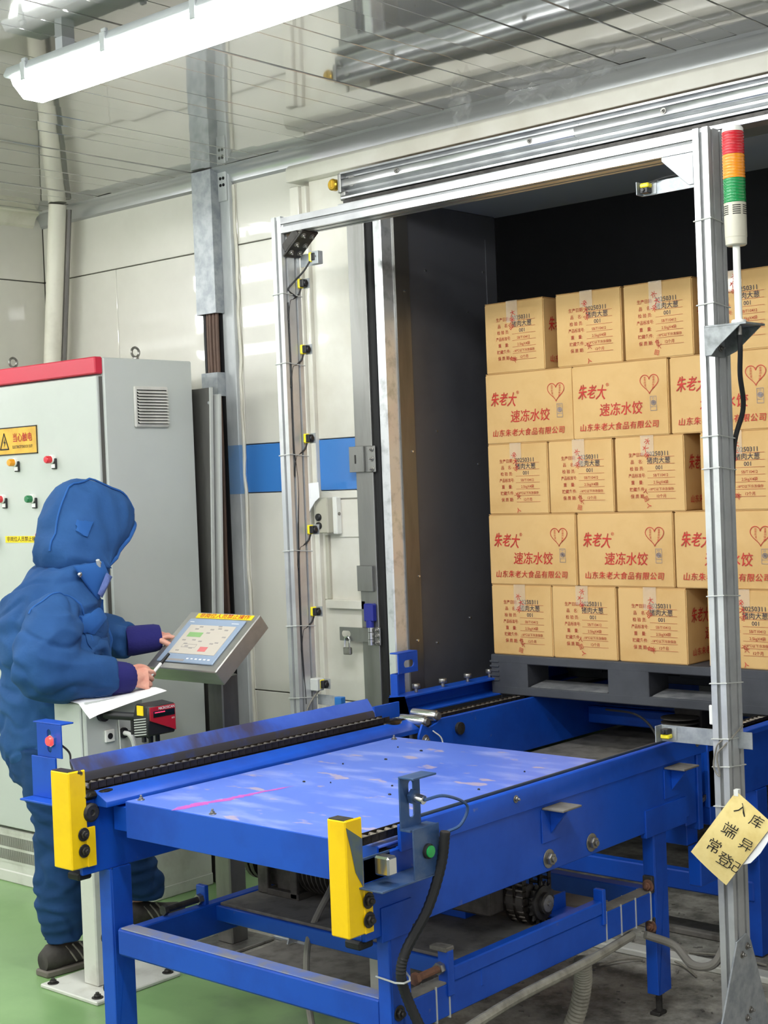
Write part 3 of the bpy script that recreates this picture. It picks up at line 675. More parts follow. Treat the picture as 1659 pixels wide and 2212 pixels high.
# gear motor with cooling fins
M = part('gear_motor', 'motor_dark', MB().cyl((-2.80, 2.82, .425), (-2.50, 2.82, .425), .062, 24).cyl((-2.5, 2.82, .425), (-2.40, 2.82, .425), .066, 24).box(-2.87, -2.79, 2.76, 2.88, .355, .49), label='dark geared motor', bevel=.002)
fn = shared(MB().lathe([(.06, -.002), (.076, -.002), (.076, .002), (.06, .002)], (0, 0, 0), 'x', 20), 'cooling_fin', 'motor_dark')
for i in range(16): place('cooling_fin', fn, M, (-2.775+i*.0165, 2.82, .425))
MB().box(-2.70, -2.60, 2.775, 2.865, .48, .525).build('terminal_box', 'motor_dark', M, bevel=.006)
MB().box(-2.89, -2.77, 2.74, 2.90, .343, .36).box(-2.6, -2.5, 2.75, 2.89, .343, .37).build('motor_feet', 'motor_dark', M, kind='stuff', bevel=.002)
part('gearbox', 'motor_dark', MB().box(-2.98+.06, -2.87, 2.77, 2.87, .36, .475).cyl((-2.95, 2.82, .425), (-2.87, 2.82, .425), .035, 16), bevel=.006)
part('drive_sprocket', 'chain_black', MB().cyl((-2.975, 2.80, .43), (-2.935, 2.80, .43), .058, 22).cyl((-2.972, 2.80, .43), (-2.958, 2.80, .43), .066, 22).cyl((-2.95, 2.80, .43), (-2.936, 2.80, .43), .066, 22))
part('motor_bracket', 'motor_dark', bx(-2.925, -2.885, 2.74, 2.755, .345, .47).box(-2.80, -2.775, 2.74, 2.752, .345, .46), bevel=.002, kind='stuff')
# second gearbox behind the right beam with its double chain
GX = -2.12
part('gearbox', 'motor_dark', MB().box(-2.36, -2.2, 2.83, 2.99, .372, .50).cyl((-2.20, 2.925, .40), (-2.14, 2.925, .40), .04, 18), bevel=.005)
S = part('drive_sprocket', 'steel_dark', MB().cyl((GX-.012, 2.945, .395), (GX+.004, 2.945, .395), .042, 26).cyl((GX, 2.945, .395), (GX+.014, 2.945, .395), .026, 20), label='toothed drive sprocket')
MB().lathe([(.021, 0), (.021, .004), (.006, .004), (.005, .008), (.001, .008)], (GX+.014, 2.945, .395), 'x', 18).build('hub', 'steel', S)
th = shared(MB().add([(0, .042, -.006), (0, .042, .006), (0, .054, 0), (.006, .042, -.006), (.006, .042, .006), (.006, .054, 0)], [(0, 1, 2), (5, 4, 3), (0, 2, 5, 3), (1, 4, 5, 2), (0, 3, 4, 1)]), 'tooth', 'steel_dark')
for i in range(16): place('tooth', th, S, (GX-.008, 2.945, .395), (2*math.pi*i/16, 0, 0))
def loop_chain(parent, x, cy, cz, r, up, pitch=.0155):
    path = []
    n = int(up/pitch)
    path += [Vector((0, -r, up-i*pitch)) for i in range(n)]
    m = int(math.pi*r/pitch)
    path += [Vector((0, -r*math.cos(math.pi*i/m), -r*math.sin(math.pi*i/m))) for i in range(m+1)]
    path += [Vector((0, r, i*pitch)) for i in range(1, n)]
    b = MB()
    for w in (-.028, -.002, .002, .028):
        for i in range(0, len(path)-1):
            a, c = path[i], path[i+1]; d = c-a; mid = (a+c)/2+Vector((x+w, cy, cz))
            b.obox(mid, (1, 0, 0), d, d.cross(Vector((1, 0, 0))), .0013, d.length*.56, .0065)
    ch = b.build('drive_chain', 'chain_black', parent, label='double drive chain', kind='stuff')
    b = MB()
    for p in path: b.cyl(p+Vector((x-.028, cy, cz)), p+Vector((x+.028, cy, cz)), .0042, 8)
    b.build('chain_rollers', 'chain_roller', ch, kind='stuff')
loop_chain(C, GX-.045, 2.945, .395, .053, .16)
# things bolted on the right side beam
for y, z in ((2.872, .531), (3.057, .531)): place('bolt', BOLT_BIG, C, (XR, y, z), label='large bolt with washer')
place('bolt', BOLT_S, C, (XR+.006, 3.585, .695)); place('bolt', BOLT_S, C, (XR+.006, 2.74, .7))
def gusset(y):
    g = part('support_bracket', 'blue_paint', bx(XR, XR+.004, y-.04, y+.035, .572, .652).prism([(XR+.004, .652), (XR+.055, .652), (XR+.004, .59)], 'y', y-.006, y+.002), bevel=.001)
    MB().box(XR, XR+.062, y-.034, y+.045, .652, .657).build('bracket_plate', 'dust_grey', g, bevel=.001)
gusset(2.885); gusset(3.45)
part('end_plate', 'blue_paint', bx(XR-.10, XR-.01, 3.54, 3.60, .47, .70).box(XR-.10, XR-.06, 3.60, 3.66, .56, .66), bevel=.003)
for y0, z in ((2.30, .317), (2.30, .19)): place('bolt', BOLT_DK, C, (-3.024, y0, z), RZ(180))
place('bolt', BOLT_DK, C, (XR, 2.31, .325)); place('bolt', BOLT_DK, C, (XR+.004, 2.3, .19))
for y, z in ((3.352, .355), (3.36, .245)):
    MB().box(XR-.03, XR-.001, y-.016, y+.004, z-.02, z+.025).build('clamp', 'steel_dark', C, bevel=.002); place('bolt', BOLT_RUST, C, (XR-.012, y-.016, z), RZ(-90))
# yellow corner guards
def guard(x1, w, y0, label):
    b = part('corner_guard', 'yellow_paint', MB().prism([(x1-w, y0), (x1, y0), (x1, y0+.052), (x1-.006, y0+.052), (x1-.006, y0+.03), (x1-w, y0+.03)], 'z', .522, .765), label=label, bevel=.004)
    MB().box(x1-w+.004, x1-.004, y0+.002, y0+.03, .762, .766).build('worn_top', 'steel_dark', b)
    MB().box(x1-.005, x1+.0015, y0+.048, y0+.074, .522, .62).build('guard_flange', 'yellow_paint', b, bevel=.001)
    return b
g = guard(-2.975, .075, 2.168, 'yellow corner guard beside the worker'); 
for z in (.606, .565): place('bolt', BOLT_DK, g, (-2.974, 2.205, z))
g = guard(-2.036, .052, 2.155, 'yellow corner guard with a bare patch')
MB().add([(-2.0352, 2.156, .752), (-2.0352, 2.204, .72), (-2.0352, 2.202, .62), (-2.0352, 2.18, .655), (-2.0352, 2.17, .70)], [(0, 1, 2, 3, 4)]).build('bare_patch', 'yellow_bare', g, smooth=False)
for z in (.59, .55): place('bolt', BOLT_DK, g, (-2.034, 2.214, z))
# sensor bracket on the left front, blue, with a red light
def slot_plate(x0, x1, z0, z1, sx0, sx1, sz0, sz1, y, t, flip=None):
    """plate with a rounded slot in the xz plane (thickness along +y)"""
    out = rrect((x0+x1)/2, (z0+z1)/2, x1-x0, z1-z0, .001, 4); inn = rrect((sx0+sx1)/2, (sz0+sz1)/2, sx1-sx0, sz1-sz0, min(sx1-sx0, sz1-sz0)*.49, 4)
    n = len(out); vs = []
    for yy in (y, y+t):
        vs += [(a, yy, b) for a, b in out]+[(a, yy, b) for a, b in inn]
    fs = []
    for i in range(n):
        j = (i+1) % n
        fs += [(i, j, n+j, n+i), (2*n+i, 3*n+i, 3*n+j, 2*n+j), (i, 2*n+i, 2*n+j, j), (n+i, n+j, 3*n+j, 3*n+i)]
    if flip: vs = [flip(*v) for v in vs]
    return MB().add(vs, fs)
Bk = part('sensor_bracket', 'blue_paint', slot_plate(-3.285, -3.178, .758, .845, -3.24, -3.222, .77, .832, 2.298, .004).box(-3.30, -3.178, 2.298, 2.34, .845, .849).box(-3.305, -3.20, 2.292, 2.298, .65, .758).box(-3.305, -3.04, 2.25, 2.297, .645, .65), label='blue slotted bracket at the front left', bevel=.0008)
MB().lathe([(.014, .008), (.014, -.004), (.011, -.012), (.001, -.013)], (-3.218, 2.296, .803), 'y', 16).build('red_sensor', 'led_red', Bk, label='sensor glowing red')
MB().lathe([(.0165, .004), (.0165, -.004), (.013, -.004)], (-3.218, 2.296, .803), 'y', 6).build('sensor_nut', 'chrome', Bk)
MB().tube(bez([(-3.218, 2.31, .80), (-3.19, 2.33, .77), (-3.17, 2.32, .74), (-3.12, 2.3, .70)], 6), .003, 6).build('sensor_cable', 'cable_black', Bk)
# sensor bracket on the right front with the green button
fl = lambda x, y, z: (-2.004+(y-0), x, z)
Bk = part('sensor_bracket', 'bracket_blue', slot_plate(2.286, 2.352, .726, .832, 2.315, 2.330, .745, .822, 0, .004, flip=fl).box(-2.004, -1.962, 2.286, 2.362, .832, .836)
          .box(-2.004, -1.976, 2.286, 2.372, .722, .727).box(-1.976, -1.972, 2.292, 2.376, .622, .727).box(-2.05, -1.972, 2.19, 2.376, .618, .622).box(-2.05, -2.046, 2.19, 2.30, .622, .675), label='grey blue slotted bracket with the green button', bevel=.0008)
B2 = MB().lathe([(.016, 0), (.016, .006), (.012, .008)], (-1.972, 2.335, .675), 'x', 20).build('button_ring', 'plastic_black', Bk)
MB().lathe([(.0125, .004), (.0125, .011), (.001, .012)], (-1.972, 2.335, .675), 'x', 20).build('green_button', 'button_green', B2)
MB().cyl((-2.0, 2.322, .79), (-1.965, 2.322, .785), .0095, 14).build('barrel_sensor', 'chrome', Bk)
MB().cyl((-1.998, 2.322, .79), (-1.988, 2.322, .789), .017, 6).build('sensor_nut', 'bracket_blue', Bk)
MB().tube(bez([(-1.965, 2.322, .785), (-1.94, 2.36, .79), (-1.93, 2.42, .76), (-1.94, 2.41, .72), (-1.962, 2.385, .705)], 8), .0033, 6).build('sensor_cable', 'bracket_blue', Bk)
MB().box(-2.03, -1.99, 2.23, 2.26, .64, .68).build('relay_block', 'chrome', Bk, bevel=.004)
# corrugated conduit down the right front leg
hp = bez([(-1.955, 2.375, .71), (-1.965, 2.37, .64), (-1.985, 2.345, .55), (-2.01, 2.30, .47), (-2.015, 2.285, .42), (-2.01, 2.30, .36), (-1.99, 2.32, .29), (-1.96, 2.34, .2), (-1.96, 2.38, .02)], 14)
rs = [.0105+.0013*(i % 2) for i in range(len(hp))]
H = MB().tube(hp, rs, 10).build('corrugated_conduit', 'cable_black', None, 'black corrugated conduit hanging down the front right leg', 'conduit')
MB().tube([(-2.082, 2.30, .405), (-2.0825, 2.2815, .404), (-2.045, 2.2812, .402), (-2.02, 2.272, .405), (-2.0, 2.276, .407), (-1.997, 2.292, .409), (-2.01, 2.306, .410), (-2.044, 2.33, .41)], .0022, 6).build('cable_tie', 'plastic_grey', H)
# zip ties round the lower right beam
tz = MB()
for y in (2.44, 2.485, 3.12, 3.19, 3.26, 3.335):
    o = part('cable_tie', 'plastic_grey', bx(XR-.048, XR-.004, y-.0018, y+.0018, .262, .3415))
# pipe slung below the lower right beam
cp = MB().tube(bez([(-2.02, 2.42, .23), (-2.03, 2.7, .245), (-2.03, 3.0, .25), (-2.06, 3.25, .245)], 8), .012, 10).build('slung_pipe', 'conduit_grey', None, 'grey conduit tied under the right lower beam', 'conduit')
hp = bez([(-2.06, 3.02, .24), (-2.075, 3.04, .18), (-2.10, 3.05, .1), (-2.14, 3.05, .012)], 16); rs = [.022+.002*(i % 2) for i in range(len(hp))]
MB().tube(hp, rs, 12).build('corrugated_hose', 'conduit_grey', None, 'thick beige corrugated hose standing on the floor under the beam', 'hose')
MB().tube(bez([(-2.05, 3.30, .235), (-2.0, 3.36, .20), (-1.93, 3.33, .17), (-1.86, 3.32, .19), (-1.83, 3.34, .26)], 8), .011, 10).build('grey_cable', 'cable_grey', None, 'thick grey cable sagging between the far right leg and the gantry post', 'cable')
MB().tube(bez([(-2.66, 2.78, .48), (-2.62, 2.72, .42), (-2.60, 2.60, .3), (-2.56, 2.56, .12), (-2.5, 2.56, .012)], 8), .0085, 8).build('motor_cable', 'cable_grey', None, 'dark cable hanging from the geared motor down to the floor', 'cable')

# ------------------------------------------------------------------ far conveyor, carrying the pallet into the cold room
D = thing('chain_conveyor', 'blue steel chain conveyor inside the doorway under the loaded pallet', 'conveyor', (-2.5, 4.2, 0))
pt = lambda name, m, mb, label=None, **k: mb.build(name, m, D, label=label, **k)
pt('side_beam', 'blue_paint', bx(-2.955, -2.94, 3.54, 5.2, .52, .695), bevel=.002)
pt('side_beam', 'blue_paint', bx(-2.065, -2.05, 3.66, 5.2, .50, .692), bevel=.002)
pt('side_flange', 'blue_paint', bx(-2.065, -2.02, 3.66, 5.2, .676, .692), bevel=.002)
pt('chain_track', 'steel_dark', bx(-3.05, -2.955, 3.55, 5.2, .66, .68))
pt('chain_track', 'steel_dark', bx(-2.13, -2.065, 3.66, 5.2, .66, .68))
chain_run(D, (-3.0, 3.56, .689), (-3.0, 4.12, .689), .034)
chain_run(D, (-2.09, 3.70, .689), (-2.09, 4.12, .689), .034)
# guide channel with bolts and its slotted end bracket
pt('guide_channel', 'blue_paint', MB().prism([(-3.17, .745), (-3.10, .745), (-3.10, .752), (-3.163, .752), (-3.163, .79-.09), (-3.08, .70), (-3.08, .694), (-3.17, .694)], 'y', 3.585, 5.2), bevel=.001, label='guide channel beside the chain')
fl2 = lambda x, y, z: (-3.16+y, x, z)
G = pt('guide_bracket', 'blue_paint', slot_plate(3.602, 3.70, .82, .885, 3.63, 3.68, .838, .862, .02, .005, flip=fl2).box(-3.17, -3.135, 3.60, 3.70, .885, .889).box(-3.165, -3.135, 3.592, 3.60, .69, .82).box(-3.165, -3.16, 3.60, 3.66, .75, .82), label='slotted end bracket', bevel=.0008)
hb = shared(MB().cyl((0, 0, 0), (0, 0, .016), .006, 10).cyl((0, 0, .014), (0, 0, .028), .014, 6), 'guide_bolt', 'steel', bevel=.001)
for y in (3.68, 3.82, 3.955, 4.08): place('guide_bolt', hb, D, (-3.13, y, .752))
# transfer rollers between the two conveyors
for (y, z) in ((3.475, .702), (3.53, .712)):
    r = pt('transfer_roller', 'chrome', MB().lathe([(.014, -.05), (.017, -.048), (.017, .045), (.014, .05)], (-2.97, y, z), 'x', 18))
    MB().cyl((-2.93, y, z), (-2.912, y, z), .011, 12).build('roller_pin', 'steel', r)
pt('roller_cheek', 'blue_paint', MB().prism([(3.44, .56), (3.62, .56), (3.60, .70), (3.55, .70), (3.53, .69), (3.49, .68), (3.46, .695), (3.44, .66)], 'x', -2.93, -2.922), bevel=.001)
pt('shaft_cap', 'steel_dark', MB().lathe([(.02, 0), (.02, .01), (.001, .011)], (-2.94, 3.66, .652), 'x', 18))
place('bolt', BOLT, D, (-2.922, 3.47, .645)); 
MB().tube(bez([(-2.915, 3.50, .67), (-2.905, 3.53, .64), (-2.905, 3.535, .58)], 5), .0022, 6).build('loose_tie', 'plastic_white', D)
pt('cross_beam', 'blue_paint', bx(-2.94, -2.065, 3.93, 3.97, .165, .225), bevel=.004, label='low cross beam')
pt('cross_beam', 'blue_paint', bx(-2.94, -2.065, 4.4, 4.45, .56, .62), bevel=.004)
pt('leg', 'blue_paint', bx(-2.09, -2.046, 3.935, 4.0, .005, .50), bevel=.002); pt('leg', 'blue_paint', bx(-2.975, -2.94, 3.935, 4.0, .005, .52), bevel=.002)
pt('lower_beam', 'blue_paint', bx(-2.09, -2.05, 3.60, 4.9, .29, .40), bevel=.003); pt('chain_box', 'blue_paint', bx(-2.2, -2.09, 3.60, 3.66, .40, .50), bevel=.002)
pt('drive_cover', 'motor_dark', MB().box(-2.50, -2.40, 4.25, 4.40, .50, .69).cyl((-2.4, 4.3, .55), (-2.25, 4.3, .55), .06, 18), bevel=.004)
q = shared(MB().lathe([(.045, -.002), (.062, -.002), (.062, .002), (.045, .002)], (0, 0, 0), 'z', 16), 'drive_fin', 'motor_dark')
for i in range(8): place('drive_fin', q, D, (-2.45, 4.2, .54+i*.015))
pt('motor_shelf', 'dust_grey', bx(-2.94, -2.09, 4.0, 4.9, .50, .512))
MB().tube(bez([(-2.70, 4.15, .66), (-2.55, 4.1, .66), (-2.42, 4.0, .62), (-2.40, 3.98, .52)], 8), .004, 6).build('sensor_cable', 'cable_black', D)
# chain seen through the gap at the transfer
q = MB()
for i in range(5):
    for j in range(3): q.obox((-2.085+j*.012, 3.63+.016*i, .535+.012*math.sin(i*2+j)), (1, 0, 0), (0, 1, .2), (0, -.2, 1), .002, .010, .006)
pt('hanging_chain', 'chain_roller', q, kind='stuff')
pt('chain_opening', 'dark_void', bx(-2.11, -2.095, 3.625, 3.665, .50, .60))
pt('end_plate', 'blue_paint', bx(-2.09, -2.05, 3.60, 3.625, .45, .66).box(-2.09, -2.05, 3.665, 3.70, .45, .66), bevel=.002, kind='stuff')

# ------------------------------------------------------------------ pallet
P = thing('plastic_pallet', 'black plastic pallet under the stacked cartons', 'pallet', (-2.56, 4.6, .6975))
PX0, PX1, PY0, PY1, PZ = -3.115, -2.005, 4.07, 5.15, .6975
def pp_(name, mb, m='pallet_black', **k): return mb.build(name, m, P, **k)
pp_('top_deck', bx(PX0, PX1, PY0, PY1, PZ+.108, PZ+.137), bevel=.003)
for z in (0,):
    for y0, y1 in ((PY0, PY0+.14), (4.54, 4.68), (PY1-.14, PY1)): pp_('bottom_board', bx(PX0, PX1, y0, y1, PZ, PZ+.03), bevel=.003)
wk = .155
for i, x0 in enumerate((PX0, (PX0+PX1-wk)/2, PX1-wk)):
    for y0, y1 in ((PY0, PY0+.15), (4.53, 4.69), (PY1-.15, PY1)):
        pp_('block', MB().prism([(x0+.0, y0+.0005), (x0+wk, y0+.0005), (x0+wk-.016, y1), (x0+.016, y1)], 'z', PZ+.024, PZ+.114), bevel=.002)
for x0, x1 in ((PX0+wk, (PX0+PX1-wk)/2), ((PX0+PX1+wk)/2, PX1-wk)):
    pp_('entry_ramp', MB().prism([(PY0+.004, PZ+.0305), (PY0+.012, PZ+.034), (PY0+.10, PZ+.045), (PY0+.12, PZ+.03)], 'x', x0+.006, x1-.006), 'pallet_worn', bevel=.002)
    pp_('inner_rib', bx(x0, x1, PY0+.11, PY0+.12, PZ+.094, PZ+.109))
for i in range(5): pp_('side_ridge', bx(PX0-.004, PX0+.035, PY0-.0035, PY0+.03, PZ+.045+i*.016, PZ+.052+i*.016), bevel=.0015)

# ------------------------------------------------------------------ cartons
CL, CW, CH = .362, .252, .2405
def carton_meshes():
    b = MB().box(-CL/2, CL/2, -CW/2, CW/2, 0, CH)
    me = bpy.data.meshes.new('carton_body'); me.from_pydata(b.v, [], b.f)
    bm = bmesh.new(); bm.from_mesh(me)
    bmesh.ops.bevel(bm, geom=list(bm.edges), offset=.003, segments=2, affect='EDGES')
    bmesh.ops.subdivide_edges(bm, edges=[e for e in bm.edges if e.calc_length() > .1], cuts=5, use_grid_fill=True)
    for v in bm.verts:   # walls bulge a little
        fx, fy, fz = v.co.x/(CL/2), v.co.y/(CW/2), (v.co.z-CH/2)/(CH/2)
        if abs(fx) > .98: v.co.x += math.copysign(.003*(1-fy*fy)*(1-fz*fz), fx)
        if abs(fy) > .98: v.co.y += math.copysign(.003*(1-fx*fx)*(1-fz*fz), fy)
    bmesh.ops.recalc_face_normals(bm, faces=bm.faces); bm.to_mesh(me); bm.free(); me.shade_smooth(); me.set_sharp_from_angle(angle=.6)
    me.materials.append(MATS['cardboard'])
    return me
BODY = carton_meshes()
FLAP = shared(MB().box(-CL/2+.002, CL/2-.002, -CW/2+.001, -.0015, CH+.0002, CH+.003).box(-CL/2+.002, CL/2-.002, .0015, CW/2-.001, CH+.0002, CH+.003), 'carton_flaps', 'cardboard_edge')
def long_face():
    y = -CW/2-.0036; ux, uz = (1, 0, 0), (0, 0, 1); q = MB(); g = MB()
    for dx, dz in ((0, 0), (.0011, 0), (.0005, .0009)):
        y = -CW/2-.0036-(.0002 if dx == .0011 else .0004 if dx else 0)
        letters(q, '朱', (-.143+dx, y, .150+dz), ux, uz, .052, shear=.3, sx=.66, rot=.05); letters(q, '老', (-.107+dx, y, .150+dz), ux, uz, .048, shear=.3, sx=.72, rot=-.03); letters(q, '大', (-.070+dx, y, .146+dz), ux, uz, .052, shear=.25, sx=.74, rot=-.06)
        letters(q, '速冻水饺', (.004+dx, y, .088+dz), ux, uz, .0445, shear=.12, sx=.92)
    letters(q, '®', (-.042, y, .172), ux, uz, .016)
    for dx in (0, .0006):
        y = -CW/2-.0036-(.0002 if dx else 0)
        letters(q, '山东朱老大食品有限公司', (-.006+dx, y, .035), ux, uz, .0262, shear=.15, sx=1.0, space=1.1)
    y = -CW/2-.0036; n = 40; pts = []
    for i in range(n):
        t = 2*math.pi*i/n; pts.append((.115+.0021*16*math.sin(t)**3, .168+.0021*(13*math.cos(t)-5*math.cos(2*t)-2*math.cos(3*t)-math.cos(4*t))))
    line2(q, pts, .0022, y)
    for k, ch in enumerate('自然的爱心'): letters(q, ch, (.099+(.0015*max(0, k-2)), y, .184-k*.0082), ux, uz, .0082)
    for k, ch in enumerate('健康的味道'): letters(q, ch, (.131-(.0015*max(0, k-2)), y, .184-k*.0082), ux, uz, .0082)
    line2(g, [(.117, .079), (.139, .079), (.139, .124), (.117, .124)], .0012, y)
    line2(g, [(.128+.0075*math.cos(i*.5236), .104+.0075*math.sin(i*.5236)) for i in range(12)], .0022, y)
    line2(g, [(.128+.003*math.cos(i*1.047), .104+.003*math.sin(i*1.047)) for i in range(6)], .003, y)
    letters(g, '食品生产许可', (.128, y, .0905), ux, uz, .0038, bold=.01); letters(g, '安全', (.128, y, .118), ux, uz, .005, bold=.01)
    return shared(q, 'logo_print', 'ink_red', smooth=False), shared(g, 'licence_mark', 'ink_grey', smooth=False)
def end_face():
    x = -CL/2-.0036; ux, uz = (0, -1, 0), (0, 0, 1); q = MB(); st = MB(); q2 = MB()
    rows = ['生产日期:', '品    名:', '检 验 员:', '产品标准号:', '重    量:', '贮藏条件:', '保 质 期:']
    vals = [None, None, None, 'SB/T10412', '2.5kgX4袋', '-18℃以下冷冻保存', '12个月']
    for i, r in enumerate(rows):
        z = .182-i*.0222
        letters(q, r, (x, .0445, z), ux, uz, .0142, bold=.008, align='CENTER', sx=.98 if i != 3 else .86)
        q2.add([(x, .006, z-.0082), (x, -.094, z-.0082), (x, -.094, z-.0072), (x, .006, z-.0072)], [(0, 1, 2, 3)])
        if vals[i]: letters(q2, vals[i], (x, -.042, z), ux, uz, .0125 if i != 5 else .0108, bold=.006)
    for i, (tx, dy, s) in enumerate((('20250311', -.034, .0205), ('猪肉大葱', -.036, .0215), ('001', -.038, .0185))):
        letters(st, tx, (x-.0002, dy, .184-i*.0222), ux, uz, s, bold=.006)
    return shared(q, 'label_print', 'ink_brown', smooth=False), shared(q2, 'label_values', 'ink_brown', smooth=False), shared(st, 'date_stamp', 'ink_stamp', smooth=False)
LOGO, MARK = long_face(); LAB, VAL, STAMP = end_face()
def tape_meshes():
    out = []
    for k in range(4):
        random.seed(20+k); x = -CL/2-.0041; l = (.085, .06, .07, .05)[k]
        t = MB().box(x, x+.0006, -.024+.004, .024+.004, CH-l, CH+.0032).box(x, CL/2+.0035, -.02, .028, CH+.0031, CH+.0038)
        q = MB(); xx = x-.0003
        z = CH-.012-random.uniform(0, .03)
        for j, ch in enumerate(random.choice(['大朱品', '朱大冻', '水大朱'])):
            letters(q, ch, (xx, random.uniform(-.004, .012), z-j*.022), (0, -1, 0), (0, 0, 1), .022, rot=random.uniform(-.9, .9), bold=.004)
        for j in range(3):
            letters(q, random.choice('大人回食水木'), (xx, random.uniform(-.008, .016), .012+j*.016+random.uniform(0, .03)), (0, -1, 0), (0, 0, 1), .018, rot=random.uniform(-1.6, 1.6), bold=.004)
        out.append((shared(t, 'tape', 'tape_clear', smooth=False), shared(q, 'tape_print', 'ink_red', smooth=False)))
    return out
TAPES = tape_meshes()
def carton(x, y, z, end, k, label, rz=0, rx=0, sc=1):
    o = thing('carton', label, 'carton', (x, y, z), 'printed cartons stacked on the pallet'); o.rotation_euler = (rx, 0, math.radians((90 if end else 0)+rz))
    for nm, me in (('body', BODY), ('top_flaps', FLAP), ('logo_print', LOGO), ('licence_mark', MARK), ('label_print', LAB), ('label_values', VAL), ('date_stamp', STAMP), ('tape', TAPES[k % 4][0]), ('tape_print', TAPES[k % 4][1])):
        c = bpy.data.objects.new(nm, me); COL.objects.link(c); c.parent = o
        if 'print' in nm or nm in ('licence_mark', 'label_values', 'date_stamp'): c['kind'] = 'stuff'
    return o
FY0 = 4.085; ZB = PZ+.1375; DZ = .2432
ords = ['leftmost', 'second from the left', 'third from the left', 'rightmost']
rown = ['bottom layer', 'second layer from below', 'middle layer', 'second layer from above', 'top layer']
rowx = [(-3.112, -2.858, -2.598, -2.272), (-3.114, -2.749, -2.381), (-3.108, -2.853, -2.59, -2.28), (-3.108, -2.745, -2.379), (-3.098, -2.804, -2.536, -2.262)]
random.seed(3); kk = 0
rz1 = (-1.6, .6, -1.5, -1.0)
for r in range(5):
    for i, x0 in enumerate(rowx[r]):
        end = r % 2 == 0
        nm = ords[i] if i < len(rowx[r])-1 else ords[3]
        lb = ('date stamped end of carton, ' if end else 'carton with big red characters, ')+nm+' in the '+rown[r]
        w, dd = (CW, CL) if end else (CL, CW)
        carton(x0+w/2+.001, FY0+dd/2+random.uniform(-.002, .004), ZB+r*DZ, end, kk, lb, rz=rz1[i] if r == 4 else random.uniform(-.5, .5)); kk += 1
# ------------------------------------------------------------------ aluminium gantry round the doorway
def slotted(w, h, ns_w, ns_h, s=.010, dp=.008):
    """outline of an extrusion profile w x h with T-slots, counter-clockwise from (0,0)"""
    P = []
    def side(L, n, f):
        out = [(0, 0)]
        for i in range(n):
            c = L*(i+.5)/n; out += [(c-s/2, 0), (c-s/2, dp), (c+s/2, dp), (c+s/2, 0)]
        return [f(a, b) for a, b in out]
    P += side(w, ns_w, lambda a, b: (a, b)); P += side(h, ns_h, lambda a, b: (w-b, a))
    P += side(w, ns_w, lambda a, b: (w-a, h-b)); P += side(h, ns_h, lambda a, b: (b, h-a))
    return P
GY = 3.30
G = thing('aluminium_gantry', 'slotted aluminium frame standing in front of the cold room doorway', 'frame', (-2.56, GY+.04, 0))
gp = lambda name, m, mb, label=None, **k: mb.build(name, m, G, label=label, **k)
def post(x0): return MB().prism([(x0+a, GY+b) for a, b in slotted(.042, .08, 1, 2)], 'z', .012, 2.30)
pl = gp('post', 'aluminium_post', post(-3.337), label='left post'); pr = gp('post', 'aluminium_post', post(-1.832), label='right post')
gp('top_beam', 'aluminium', MB().prism([(GY+a, 2.246+b) for a, b in slotted(.08, .048, 2, 1)], 'x', -3.295, -1.832), label='top beam')
for x0 in (-3.337, -1.832):
    MB().box(x0+.0165, x0+.0255, GY+.0068, GY+.0078, .02, 2.29).box(x0+.0342, x0+.0352, GY+.0155, GY+.0245, .02, 2.29).box(x0+.0342, x0+.0352, GY+.0555, GY+.0645, .02, 2.29).build('slot_floor', 'aluminium_groove', pl if x0 < -3 else pr, kind='stuff')
gp('slot_floor', 'aluminium_groove', bx(-3.29, -1.835, GY+.0068, GY+.0078, 2.2655, 2.2745))
for x0 in (-3.337, -1.832):
    gp('base_plate', 'galvanized', bx(x0-.06, x0+.10, GY-.06, GY+.15, 0, .012), bevel=.002)
# corner brace at the left, folded steel
br = MB(); a = Vector((-3.292, GY+.04, 2.175)); b2 = Vector((-3.205, GY+.04, 2.244)); dd = (b2-a).normalized(); nn = Vector((dd.z, 0, -dd.x))
br.obox((a+b2)/2, dd, (0, 1, 0), nn, (b2-a).length/2, .036, .003)
br.obox((a+b2)/2+Vector((-.012, -.034, .012)), dd, (0, 1, 0), nn, (b2-a).length/2*.7, .002, .014)
Bq = gp('corner_brace', 'steel_dark', br, label='dark folded corner brace', bevel=.001)
for f in (.2, .5, .85):
    for y in (GY+.02, GY+.058): place('bolt', BOLT_S, Bq, a.lerp(b2, f)+nn*.003+Vector((0, y-GY-.04, 0)), (0, math.atan2(-nn.z, nn.x), 0))
gp('corner_brace', 'galvanized', MB().prism([(-1.835, 2.246), (-1.835, 2.165), (-1.85, 2.165), (-1.925, 2.236), (-1.925, 2.246)], 'y', GY+.004, GY+.010), label='triangular corner brace', bevel=.001)
# foot gusset of the right post
fg = gp('foot_gusset', 'galvanized', MB().prism([(GY+.0, .262), (GY+.055, .272), (GY+.075, .25), (GY+.17, .012), (GY-.12, .012), (GY+.0, .255)], 'x', -1.79, -1.785), label='galvanized foot gusset', bevel=.001)
for y, z in ((3.325, .225), (3.352, .24), (3.34, .06), (3.36, .075)): place('bolt', BOLT_S, fg, (-1.785, y, z))
gp('foot_gusset', 'galvanized', MB().prism([(GY+.0, .262), (GY+.055, .272), (GY+.17, .012), (GY-.10, .012)], 'x', -3.295, -3.29))
